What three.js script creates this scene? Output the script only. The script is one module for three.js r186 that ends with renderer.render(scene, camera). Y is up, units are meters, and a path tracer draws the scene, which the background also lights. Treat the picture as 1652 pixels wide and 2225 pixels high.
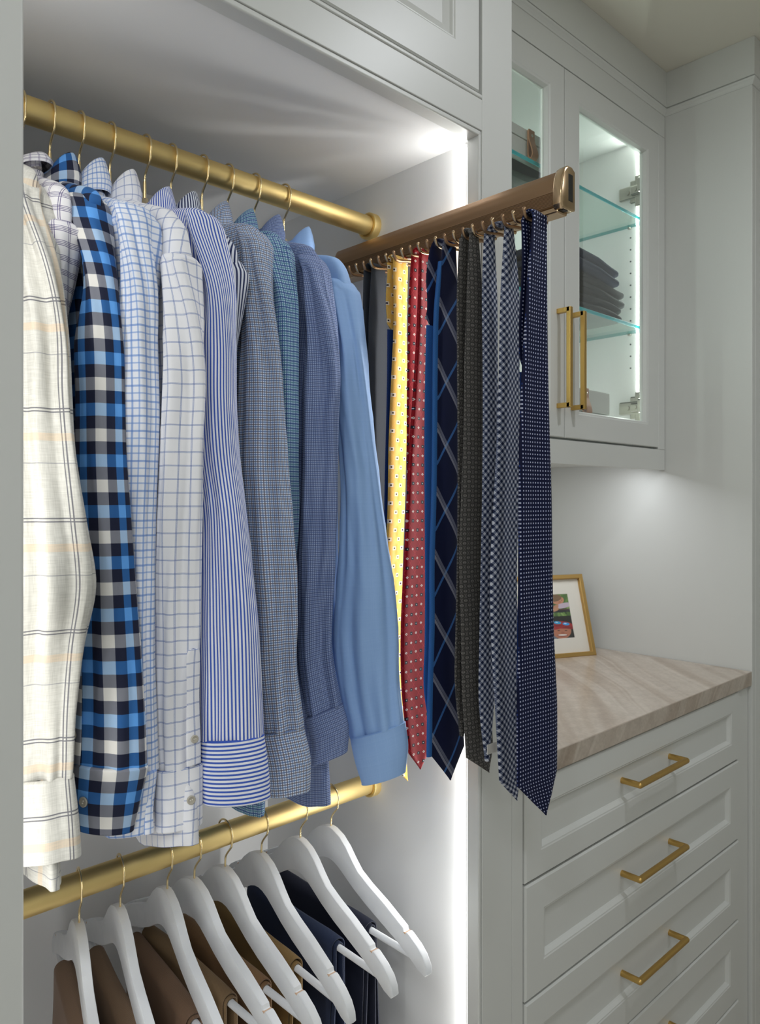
import * as THREE from 'three';
import { RoundedBoxGeometry } from 'three/addons/geometries/RoundedBoxGeometry.js';
import { mergeGeometries, toCreasedNormals } from 'three/addons/utils/BufferGeometryUtils.js';
import { RectAreaLightUniformsLib } from 'three/addons/lights/RectAreaLightUniformsLib.js';

// ------------------------------------------------------------------ camera, light, exposure
const scene = new THREE.Scene();
const renderer = new THREE.WebGLRenderer({ antialias: true });
renderer.toneMapping = THREE.LinearToneMapping;
renderer.toneMappingExposure = 1.0;
renderer.shadowMap.enabled = true;
RectAreaLightUniformsLib.init();
scene.background = new THREE.Color(0x0a0a0a);

const camera = new THREE.PerspectiveCamera(67.8, 1652 / 2225, 0.02, 20);
camera.position.set(0, 1.53, 0);
camera.lookAt(0.692, 1.53, -0.722);
camera.setViewOffset(1652, 2225, 0, 23.5, 1652, 2225);
camera.focus = 1.12; camera.userData.fStop = 11;
camera.updateProjectionMatrix();
scene.add(camera);

const WARM = 0xfff1dd, COOL = 0xfafaf8, DAY = 0xf5f9ff;
const CEIL = 2.705;
// recessed ceiling fittings out of view, placed to light drawers and shirts: x, z, intensity (lit disc + light are built in downlight())
const UNSEEN_DOWNLIGHTS = [[1.35, -0.05, 165], [0.45, 0.3, 50], [-0.75, 0.25, 210], [1.9, 0.75, 90]];
const UNSEEN_PANEL = [-0.75, 0.85, 7];
const LED = { wardrobe: 58, wardrobeLeft: 11, cabinet: 150, under: 40 };

// ------------------------------------------------------------------ helpers
let seed = 7;
const rnd = () => { seed = (seed * 1664525 + 1013904223) >>> 0; return seed / 4294967296; };
const hash = (x, y) => { const s = Math.sin(x * 127.1 + y * 311.7) * 43758.5453; return s - Math.floor(s); };
function vnoise(x, y, px = 1e9, py = 1e9) {
  const xi = Math.floor(x), yi = Math.floor(y), f = x - xi, g = y - yi, w = (a, p) => ((a % p) + p) % p;
  const u = f * f * (3 - 2 * f), v = g * g * (3 - 2 * g);
  const h = (a, b) => hash(w(a, px), w(b, py));
  return (h(xi, yi) * (1 - u) + h(xi + 1, yi) * u) * (1 - v) + (h(xi, yi + 1) * (1 - u) + h(xi + 1, yi + 1) * u) * v;
}
const mix = (a, b, t) => a.map((x, i) => x + (b[i] - x) * t);
const clamp = (x, a, b) => Math.max(a, Math.min(b, x));
const lerp = (a, b, t) => a + (b - a) * t;
const sstep = (a, b, x) => { const t = clamp((x - a) / (b - a), 0, 1); return t * t * (3 - 2 * t); };
const used = {};
const numbered = (n) => { const k = used[n] = (used[n] ?? -1) + 1; return k ? `${n}_${String(k).padStart(3, '0')}` : n; };

function texture(w, h, fn, mw = 1, mh = mw) {            // fn(x 0..1, y 0..1) -> sRGB 0..255, tile mw x mh metres
  const d = new Uint8Array(w * h * 4);
  for (let j = 0; j < h; j++) for (let i = 0; i < w; i++) {
    const c = fn((i + 0.5) / w, (j + 0.5) / h), k = (j * w + i) * 4;
    d[k] = clamp(c[0], 0, 255); d[k + 1] = clamp(c[1], 0, 255); d[k + 2] = clamp(c[2], 0, 255); d[k + 3] = 255;
  }
  const t = new THREE.DataTexture(d, w, h, THREE.RGBAFormat);
  t.colorSpace = THREE.SRGBColorSpace; t.wrapS = t.wrapT = THREE.RepeatWrapping;
  t.magFilter = THREE.LinearFilter; t.minFilter = THREE.LinearFilter; t.repeat.set(1 / mw, 1 / mh); t.needsUpdate = true;
  return t;
}
const std = (o) => new THREE.MeshPhysicalMaterial({ side: THREE.DoubleSide, ...o });
const cloth = (map, o = {}) => std({ map, roughness: 0.85, sheen: 0.1, sheenRoughness: 0.6, sheenColor: new THREE.Color(0.8, 0.85, 0.95), ...o });

const M = {
  paint: std({ color: 0xd9dad6, roughness: 0.38, clearcoat: 0.15, clearcoatRoughness: 0.4 }),
  melamine: std({ color: 0xeaeae9, roughness: 0.5 }),
  wall: std({ color: 0xdedfd8, roughness: 0.85 }),
  ceiling: std({ color: 0xeae6d9, roughness: 0.9 }),
  brass: std({ color: new THREE.Color(0.86, 0.66, 0.29), metalness: 1, roughness: 0.48 }),
  brassPull: std({ color: new THREE.Color(0.62, 0.40, 0.13), metalness: 1, roughness: 0.38 }),
  gold: std({ color: new THREE.Color(0.95, 0.76, 0.42), metalness: 1, roughness: 0.18 }),
  bronze: std({ color: new THREE.Color(0.40, 0.255, 0.15), metalness: 1, roughness: 0.42 }),
  bronzeBright: std({ color: new THREE.Color(0.62, 0.45, 0.28), metalness: 1, roughness: 0.2 }),
  nickel: std({ color: new THREE.Color(0.5, 0.48, 0.42), metalness: 1, roughness: 0.22 }),
  black: std({ color: 0x14120f, roughness: 0.3 }),
  glass: std({ color: 0xffffff, transmission: 1, roughness: 0.0, thickness: 0, ior: 1.5 }),
  shelfGlass: std({ color: 0xeef8f4, transmission: 1, roughness: 0.0, thickness: 0, ior: 1.5 }),
  glassEdge: std({ color: 0x22c0c6, transmission: 0.35, roughness: 0.15, thickness: 0 }),
  nude: std({ color: 0xc9b999, roughness: 0.6, transmission: 0.12, thickness: 0 }),
  whiteWood: std({ color: 0xdfe1e2, roughness: 0.42 }),
  rawWood: std({ color: 0xd8b79a, roughness: 0.7 }),
  leather: std({ color: 0x9a6b4d, roughness: 0.55 }),
  boxDark: std({ color: 0x30343a, roughness: 0.9 }),
  button: std({ color: 0xcfc8b8, roughness: 0.3, transmission: 0.2, thickness: 0 }),
  mat: std({ color: 0xe6e1d6, roughness: 0.9 }),
  led: (k = 1, c = COOL) => new THREE.MeshStandardMaterial({ color: 0x222222, emissive: c, emissiveIntensity: k }),
};

function finish(m) { m.castShadow = m.receiveShadow = true; return m; }
function part(name, geo, mat, parent) { const m = finish(new THREE.Mesh(geo, mat)); m.name = name; parent.add(m); return m; }
function base(name, label, category, p = [0, 0, 0], group) {
  const g = new THREE.Group(); g.name = numbered(name); g.position.set(...p); scene.add(g);
  g.userData = { label, category }; if (group) g.userData.group = group; return g;
}
function solo(name, geo, mat, label, category, group) {
  const m = finish(new THREE.Mesh(geo, mat)); m.name = numbered(name); m.userData = { label, category }; if (group) m.userData.group = group; scene.add(m); return m;
}
function structure(name, geo, mat) { const m = finish(new THREE.Mesh(geo, mat)); m.name = name; m.userData = { kind: 'structure' }; scene.add(m); return m; }

function bx(x0, x1, y0, y1, z0, z1, r = 0) {             // box from its six faces, edges rounded by r
  const w = x1 - x0, h = y1 - y0, d = z1 - z0;
  const g = r ? new RoundedBoxGeometry(w, h, d, 2, Math.min(r, w / 2.01, h / 2.01, d / 2.01)) : new THREE.BoxGeometry(w, h, d);
  g.translate((x0 + x1) / 2, (y0 + y1) / 2, (z0 + z1) / 2); return g;
}
const merge = (list) => mergeGeometries(list.map((g) => {
  g = g.index ? g.toNonIndexed() : g; for (const k of Object.keys(g.attributes)) if (!['position', 'normal', 'uv'].includes(k)) g.deleteAttribute(k); return g;
}));
function tube(pts, r, closed = false, seg = 0, rad = 10) {
  const c = new THREE.CatmullRomCurve3(pts.map((p) => new THREE.Vector3(...p)), closed, 'catmullrom', 0.4);
  return new THREE.TubeGeometry(c, seg || pts.length * 6, r, rad, closed);
}
function rod(a, b, r, n = 20) {                           // plain cylinder from a to b
  const A = new THREE.Vector3(...a), B = new THREE.Vector3(...b), L = A.distanceTo(B);
  const g = new THREE.CylinderGeometry(r, r, L, n); g.translate(0, L / 2, 0);
  g.applyQuaternion(new THREE.Quaternion().setFromUnitVectors(new THREE.Vector3(0, 1, 0), B.sub(A).normalize())); g.translate(...a); return g;
}
// rings of rectangles [inset, z] around a w x h outline centred at the origin: shaker fronts, frames, mouldings
function ringFront(w, h, rings, open = false) {
  const P = [], I = []; const n = rings.length;
  rings.forEach(([i, z]) => { const x = w / 2 - i, y = h / 2 - i; P.push([-x, -y, z], [x, -y, z], [x, y, z], [-x, y, z]); });
  const pos = [], quad = (a, b, c, d) => { for (const k of [a, b, c, a, c, d]) pos.push(...P[k]); };
  for (let k = 0; k + 1 < n; k++) for (let s = 0; s < 4; s++) { const t = (s + 1) % 4; quad(k * 4 + s, k * 4 + t, k * 4 + 4 + t, k * 4 + 4 + s); }
  if (open) for (let s = 0; s < 4; s++) { const t = (s + 1) % 4, k = n - 1; quad(k * 4 + s, k * 4 + t, t, s); }
  else { quad((n - 1) * 4, (n - 1) * 4 + 1, (n - 1) * 4 + 2, (n - 1) * 4 + 3); quad(3, 2, 1, 0); }
  const g = new THREE.BufferGeometry(); g.setAttribute('position', new THREE.Float32BufferAttribute(pos, 3));
  g.setAttribute('uv', new THREE.Float32BufferAttribute(new Float32Array(pos.length / 3 * 2), 2)); g.computeVertexNormals(); return g;
}
function extrude(shapePts, depth, bevel = 0, seg = 2, holes = []) {
  const s = new THREE.Shape(shapePts.map((p) => new THREE.Vector2(...p)));
  for (const h of holes) s.holes.push(new THREE.Path(h.map((p) => new THREE.Vector2(...p))));
  return new THREE.ExtrudeGeometry(s, { depth, bevelEnabled: bevel > 0, bevelThickness: bevel, bevelSize: bevel, bevelSegments: seg, curveSegments: 8 });
}
// ---- soft goods: a loft of flattened loops. row = { c, e, n, a, b }: centre, flat axis, facing axis, half widths
function catmull(rows, n) {
  const out = [], L = rows.length - 1, keys = ['c', 'e', 'n'];
  for (let i = 0; i < n; i++) {
    const t = i / (n - 1) * L, k = Math.min(Math.floor(t), L - 1), f = t - k;
    const r = [rows[Math.max(k - 1, 0)], rows[k], rows[k + 1], rows[Math.min(k + 2, L)]];
    const cr = (p) => 0.5 * (2 * p[1] + (p[2] - p[0]) * f + (2 * p[0] - 5 * p[1] + 4 * p[2] - p[3]) * f * f + (3 * p[1] - p[0] - 3 * p[2] + p[3]) * f * f * f);
    const o = { a: Math.max(cr(r.map((q) => q.a)), 1e-4), b: Math.max(cr(r.map((q) => q.b)), 1e-4) };
    for (const q of keys) o[q] = [0, 1, 2].map((j) => cr(r.map((s) => s[q][j])));
    for (const q of ['e', 'n']) { const l = Math.hypot(...o[q]); o[q] = o[q].map((x) => x / l); }
    out.push(o);
  }
  return out;
}
function loft(rows, { n = 60, m = 48, fold = null, pow = 1, uR = 0.04, uMode = 'angle', v0 = 0, swap = false, cap = false, smooth = true } = {}) {
  const R = smooth ? catmull(rows, n) : rows; n = R.length;
  const pos = [], uv = [], idx = []; let v = v0;
  const amax = Math.max(...R.map((r) => r.a));
  for (let i = 0; i < n; i++) {
    const r = R[i]; if (i) v += Math.hypot(r.c[0] - R[i - 1].c[0], r.c[1] - R[i - 1].c[1], r.c[2] - R[i - 1].c[2]);
    let arc = 0; const arcs = [];
    for (let j = 0; j <= m; j++) {
      const th = -Math.PI + 2 * Math.PI * j / m; let s = Math.sin(th), c = Math.cos(th);
      if (pow !== 1) { s = Math.sign(s) * Math.abs(s) ** pow; c = Math.sign(c) * Math.abs(c) ** pow; }
      const f = fold ? fold(th, i / (n - 1), r) : 0, A = r.a + f * 0.6, B = r.b + f;
      for (let q = 0; q < 3; q++) pos.push(r.c[q] + r.e[q] * s * A + r.n[q] * c * B);
      if (uMode === 'arc') { const k = pos.length, j0 = j; arc = j0 ? arc + Math.hypot(pos[k - 3] - pos[k - 6], pos[k - 2] - pos[k - 5], pos[k - 1] - pos[k - 4]) : 0; arcs[j0] = arc; }
      const u = uMode === 'angle' ? th * (0.5 * r.a + 0.5 * amax) * 0.95 : s * r.a;
      uv.push(...(swap ? [v, u] : [u, v]));
    }
    if (uMode === 'arc') for (let j = 0; j <= m; j++) uv[(i * (m + 1) + j) * 2] = arcs[j] - arcs[m >> 1];
  }
  for (let i = 0; i + 1 < n; i++) for (let j = 0; j < m; j++) { const k = i * (m + 1) + j; idx.push(k, k + m + 1, k + 1, k + 1, k + m + 1, k + m + 2); }
  if (cap) for (const [i, flip] of [[0, 1], [n - 1, 0]]) {
    const k0 = pos.length / 3; pos.push(...R[i].c); uv.push(0, i ? v : v0);
    for (let j = 0; j < m; j++) { const k = i * (m + 1) + j; flip ? idx.push(k0, k, k + 1) : idx.push(k0, k + 1, k); }
  }
  const g = new THREE.BufferGeometry();
  g.setAttribute('position', new THREE.Float32BufferAttribute(pos, 3)); g.setAttribute('uv', new THREE.Float32BufferAttribute(uv, 2)); g.setIndex(idx);
  g.computeVertexNormals();
  const N = g.attributes.normal;                          // weld the normals along the seam
  for (let i = 0; i < n; i++) { const a = i * (m + 1), b = a + m; const x = N.getX(a) + N.getX(b), y = N.getY(a) + N.getY(b), z = N.getZ(a) + N.getZ(b), l = Math.hypot(x, y, z) || 1; N.setXYZ(a, x / l, y / l, z / l); N.setXYZ(b, x / l, y / l, z / l); }
  g.userData = { v };
  return g;
}

// ------------------------------------------------------------------ the room
const FZ = -0.75, BZ = -1.33, WX0 = 0.238, WX1 = 0.945;   // wardrobe front plane, back, inner sides
const wood = texture(512, 512, (x, y) => { const p = Math.floor(x * 6), g = vnoise(x * 90, y * 5 + p * 9, 90, 5) * 0.6 + vnoise(x * 260, y * 12, 260, 12) * 0.4; return mix([176, 168, 156], [206, 198, 188], g * 0.8 + hash(p, 3) * 0.3); }, 1);
structure('floor', bx(-1.7, 3.3, -0.12, 0, -1.5, 1.5), std({ map: wood, roughness: 0.5 }));  // out of view, kept pale to bounce light up into the wardrobe
structure('ceiling', bx(-1.7, 3.3, CEIL, CEIL + 0.12, -1.5, 1.5), M.ceiling);
structure('wall_back', bx(-1.7, 3.3, 0, CEIL, -1.45, -1.35), M.wall);
structure('wall_front', bx(-1.7, 3.3, 0, CEIL, 1.4, 1.5), M.wall);
structure('wall_left', bx(-1.7, -1.6, 0, CEIL, -1.35, 1.4), M.wall);
structure('wall_right', bx(3.2, 3.3, 0, CEIL, -1.35, 1.4), M.wall);
structure('wall_return', bx(-1.6, 0.155, 0, CEIL, -1.35, -0.76), M.wall);
structure('wall_niche', bx(1.022, 2.018, 1.1, CEIL, -1.3495, -1.347), M.wall);

function downlight(x, z, power) {
  const t = base('unseen_ceiling_downlight', `unseen round recessed ceiling downlight ${x > 1 && x < 1.5 ? 'in front of the drawer cabinet' : x < 0 ? 'near the left wall' : x > 1.5 ? 'near the far right corner' : 'above the camera position'}`, 'downlight', [x, CEIL, z]);
  part('trim_ring', new THREE.TorusGeometry(0.062, 0.006, 10, 32).rotateX(Math.PI / 2), M.paint, t);
  const d = part('lens', new THREE.CylinderGeometry(0.058, 0.058, 0.004, 32).translate(0, -0.001, 0), M.led(3, DAY), t); d.castShadow = false;
  const l = new THREE.RectAreaLight(DAY, power, 0.1, 0.1); l.position.set(x, CEIL - 0.008, z); l.lookAt(x, 0, z); scene.add(l);
}
UNSEEN_DOWNLIGHTS.forEach((d) => downlight(...d));
{                                                         // unseen square ceiling light behind the camera, placed to light shirts and ties
  const [x, z, p] = UNSEEN_PANEL, t = base('unseen_ceiling_light', 'unseen flush square ceiling light near the left wall, lighting the shirts and ties', 'ceiling light', [x, CEIL, z]);
  part('housing', new RoundedBoxGeometry(0.64, 0.04, 0.64, 2, 0.006).translate(0, -0.02, 0), M.paint, t);
  part('diffuser', bx(-0.3, 0.3, -0.044, -0.0402, -0.3, 0.3, 0.0015), M.led(3, DAY), t).castShadow = false;
  const l = new THREE.RectAreaLight(DAY, p, 0.6, 0.6); l.position.set(x, CEIL - 0.05, z); l.lookAt(x, 0, z); scene.add(l);
}

function ledStrip(name, label, x, y0, y1, z, dir, power, vertical, w = 0.008, glow = 6, color = COOL) {
  const t = base(name, label, 'light strip');
  const len = y1 - y0, g = vertical ? bx(-w / 2, w / 2, 0, len, -0.002, 0.002) : Math.abs(dir[2]) > 0.7 ? bx(0, len, -w / 2, w / 2, -0.001, 0.001) : bx(0, len, -0.002, 0.002, -w / 2, w / 2);
  t.position.set(...(vertical ? [x, y0, z] : [y0, x, z]));
  const yaw = Math.atan2(dir[0], dir[2]);
  const holder = vertical ? g.rotateY(yaw) : g;
  part('diffuser', holder, M.led(glow, color), t);
  part('channel', vertical ? bx(-w / 2 - 0.001, w / 2 + 0.001, 0, len, -0.006, -0.0022).rotateY(yaw) : Math.abs(dir[2]) > 0.7 ? bx(0, len, -w / 2, w / 2, 0.0012, 0.003) : bx(0, len, 0.0022, 0.005, -w / 2 - 0.001, w / 2 + 0.001), M.nickel, t);
  const l = vertical ? new THREE.RectAreaLight(color, power, w, len) : new THREE.RectAreaLight(color, power, len, w);
  const p = vertical ? [x, (y0 + y1) / 2, z] : [(y0 + y1) / 2, x, z];
  l.position.set(p[0] + dir[0] * 0.004, p[1] + dir[1] * 0.004, p[2] + dir[2] * 0.004);
  l.lookAt(p[0] + dir[0], p[1] + dir[1], p[2] + dir[2]); scene.add(l);
}
const unit = (v) => { const l = Math.hypot(...v); return v.map((x) => x / l); };

// ------------------------------------------------------------------ wardrobe carcass
{
  const t = base('wardrobe', 'tall white built-in wardrobe bay with two brass rods of clothes', 'wardrobe');
  const TOP = 2.104, H = CEIL - 0.02;
  part('back_panel', bx(0.18, 1.018, 0, H, -1.348, BZ), M.melamine, t);
  part('side_panel', bx(0.185, WX0, 0.1, H, BZ, -0.776), M.melamine, t);
  part('side_panel', bx(WX1, 1.018, 0, H, BZ, -0.7755), M.melamine, t);
  part('shelf_panel', bx(WX0, WX1, TOP, TOP + 0.03, BZ, -0.776), M.melamine, t);
  part('bottom_panel', bx(WX0, WX1, 0.07, 0.1, BZ, -0.776), M.melamine, t);
  part('stile', bx(0.16, 0.2285, 0, H, -0.775, FZ, 0.0015), M.paint, t);
  part('stile_bead', bx(0.2285, 0.256, 0.1, 2.1, -0.775, FZ - 0.003, 0.004), M.paint, t);
  part('stile', bx(0.9405, 1.018, 0, H, -0.775, FZ, 0.0012), M.paint, t);
  part('stile_bead', bx(0.933, 0.9398, 0.1, 2.1065, -0.775, FZ - 0.0008, 0.0025), M.paint, t);
  part('rail', bx(0.2285, 0.9405, 2.1095, 2.158, -0.775, FZ, 0.0012), M.paint, t);
  part('rail_bead', bx(0.2285, 0.9395, 2.1005, 2.109, -0.775, FZ - 0.0008, 0.0025), M.paint, t);
  part('rail_bead', bx(0.2285, 0.9405, 2.1585, 2.1655, -0.775, FZ + 0.001, 0.0025), M.paint, t);
  part('plinth', bx(0.2285, 0.9405, 0, 0.1, -0.79, -0.775), M.paint, t);
  for (const [x0, x1] of [[0.232, 0.5835], [0.5865, 0.9345]]) {
    const w = x1 - x0, h = 0.48, g = ringFront(w, h, [[0, -0.02], [0, -0.0022], [0.0022, 0], [0.058, 0], [0.0605, -0.0015], [0.0625, -0.0015], [0.066, -0.005], [0.078, -0.009]]);
    const d = part('door', g.translate((x0 + x1) / 2, 2.168 + h / 2, FZ), M.paint, t);
    part('knob', new THREE.SphereGeometry(0.012, 20, 14).translate(x0 < 0.4 ? x1 - 0.03 : x0 + 0.03, 2.53, FZ + 0.022), M.brassPull, d);
  }
  part('top_rail', bx(0.2285, 0.9405, 2.6505, H, -0.775, FZ, 0.0012), M.paint, t);
}
ledStrip('led_light_strip', 'vertical light strip hidden behind the right stile of the wardrobe', 0.9422, 0.12, 2.095, -0.7785, unit([-0.8, 0, -0.8]), LED.wardrobe, true);
ledStrip('led_light_strip', 'vertical light strip hidden behind the left stile of the wardrobe', 0.2465, 0.12, 2.095, -0.7785, unit([0.45, 0, -1]), LED.wardrobeLeft, true);

// ------------------------------------------------------------------ brass rods
const RODZ = -1.005, RODR = 0.0172, RODY = [2.025, 1.0215];
for (const [i, y] of RODY.entries()) {
  const t = base('clothes_rod', i ? 'lower brass clothes rod carrying white wooden trouser hangers' : 'upper brass clothes rod carrying the shirts on gold hooks', 'clothes rod', [0, y, RODZ], 'brass wardrobe rods');
  part('rod', rod([WX0 + 0.004, 0, 0], [WX1 - 0.004, 0, 0], RODR, 40), M.brass, t);
  for (const s of [0, 1]) {
    const prof = [[0, 0], [0.0225, 0], [0.0235, 0.001], [0.0235, 0.014], [0.0222, 0.0155], [0.0176, 0.0155], [0.0174, 0.003]].map((p) => new THREE.Vector2(...p));
    const g = new THREE.LatheGeometry(prof, 40); g.rotateZ(s ? Math.PI / 2 : -Math.PI / 2); g.translate(s ? WX1 : WX0, 0, 0);
    part('end_flange', g, M.brass, t);
  }
}

// ------------------------------------------------------------------ shirt fabrics
const stripeAt = (x, list) => { for (const [a, b, c] of list) if (x >= a && x < b) return c; return null; };
function plaid(base0, warp, weft, k = 0.62, n = 0) {       // line lists on one tile; crossing lines mix
  return (x, y) => {
    let c = base0; const a = stripeAt(x, warp), b = stripeAt(y, weft);
    if (a) c = mix(c, a, k); if (b) c = mix(c, b, k);
    if (n) { const q = (hash(Math.floor(x * 251), Math.floor(y * 257)) - 0.5) * n; c = c.map((v) => v + q); }
    return c;
  };
}
const W_ = [240, 237, 231], N_ = [12, 20, 50], B_ = [96, 164, 238], L_ = [32, 98, 166];
const CHECK = (x) => { const q = Math.floor(((x % 1) + 1) % 1 * 4); return [W_, N_, B_, N_][q]; };
function linenTex() {
  return texture(512, 512, (x, y) => {
    const slub = vnoise(x * 12, y * 190, 12, 190) * 0.5 + vnoise(x * 190, y * 12, 190, 12) * 0.5 - 0.5;
    let c = [206, 204, 196].map((v) => v + slub * 34);
    const L = (d, w) => Math.abs(d) < w;
    if (L(y - 0.30, 0.006) || L(y - 0.33, 0.006) || L(x - 0.30, 0.006) || L(x - 0.335, 0.006)) c = mix(c, [74, 74, 84], 0.72);
    if (L(y - 0.80, 0.004) || L(x - 0.8, 0.004)) c = mix(c, [110, 112, 122], 0.55);
    if (L(y - 0.56, 0.035) || L(x - 0.56, 0.03)) c = mix(c, [226, 186, 140], 0.32 + 0.2 * slub);
    return c;
  }, 0.118);
}
const T = {
  linen: linenTex(),
  tattersall: texture(256, 256, (x, y) => { const g = (q) => [0.08, 0.19, 0.30, 0.41].some((p) => Math.abs(q - p) < 0.022); let c = [242, 240, 242]; if (g(y)) c = mix(c, [58, 48, 104], 0.72); if ([0.1, 0.24].some((p) => Math.abs(x - p) < 0.025)) c = mix(c, [58, 48, 104], 0.72); return c; }, 0.0158),
  buffalo: texture(512, 512, (x, y) => {
    const a = CHECK(x), b = CHECK(y), tw = ((Math.floor(x * 256) + Math.floor(y * 256)) & 1);
    let c = a === b ? a : mix(a, b, tw ? 0.72 : 0.3);
    if ((a === B_ && b === N_) || (a === N_ && b === B_)) c = mix(c, L_, 0.75);
    return c;
  }, 0.0575),
  bluegrid: texture(128, 128, plaid([238, 241, 250], [[0.0, 0.13, [84, 126, 204]], [0.5, 0.6, [110, 148, 214]]], [[0.0, 0.13, [84, 126, 204]], [0.5, 0.6, [110, 148, 214]]], 0.52), 0.0172),
  windowpane: texture(256, 256, plaid([243, 243, 247], [[0.0, 0.035, [66, 92, 164]], [0.065, 0.1, [66, 92, 164]]], [[0.0, 0.035, [66, 92, 164]], [0.065, 0.1, [66, 92, 164]]], 0.64), 0.0158),
  bluestripe: texture(64, 16, (x) => (x < 0.46 ? [58, 92, 190] : [240, 242, 248]), 0.0047),
  navystripe: texture(64, 16, (x) => (x < 0.46 ? [28, 40, 88] : [226, 230, 238]), 0.0062),
  greycheck: texture(128, 128, plaid([222, 232, 248], [[0.0, 0.25, [92, 80, 84]], [0.5, 0.75, [92, 126, 176]]], [[0.0, 0.25, [70, 96, 144]], [0.5, 0.75, [92, 84, 92]]], 0.62), 0.0062),
  teal: texture(128, 128, plaid([196, 220, 236], [[0.0, 0.3, [34, 66, 136]], [0.5, 0.75, [58, 118, 160]]], [[0.0, 0.3, [34, 66, 128]], [0.5, 0.75, [70, 124, 140]]], 0.66), 0.0066),
  micro: texture(128, 128, plaid([206, 222, 248], [[0.0, 0.32, [58, 74, 126]], [0.5, 0.84, [74, 94, 150]]], [[0.0, 0.34, [52, 66, 116]], [0.5, 0.84, [74, 94, 150]]], 0.56), 0.0052),
  plain: texture(128, 128, (x, y) => mix([150, 188, 240], [162, 198, 246], (hash(Math.floor(x * 128), 1) + hash(1, Math.floor(y * 128))) / 2), 0.03),
};
const R = [0.7219, 0, 0.6919], TOCAM = [-0.6919, 0, 0.7219];
const mixv = (a, b, t) => { const r = a.map((x, i) => x + (b[i] - x) * t), l = Math.hypot(...r); return r.map((x) => x / l); };

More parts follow.
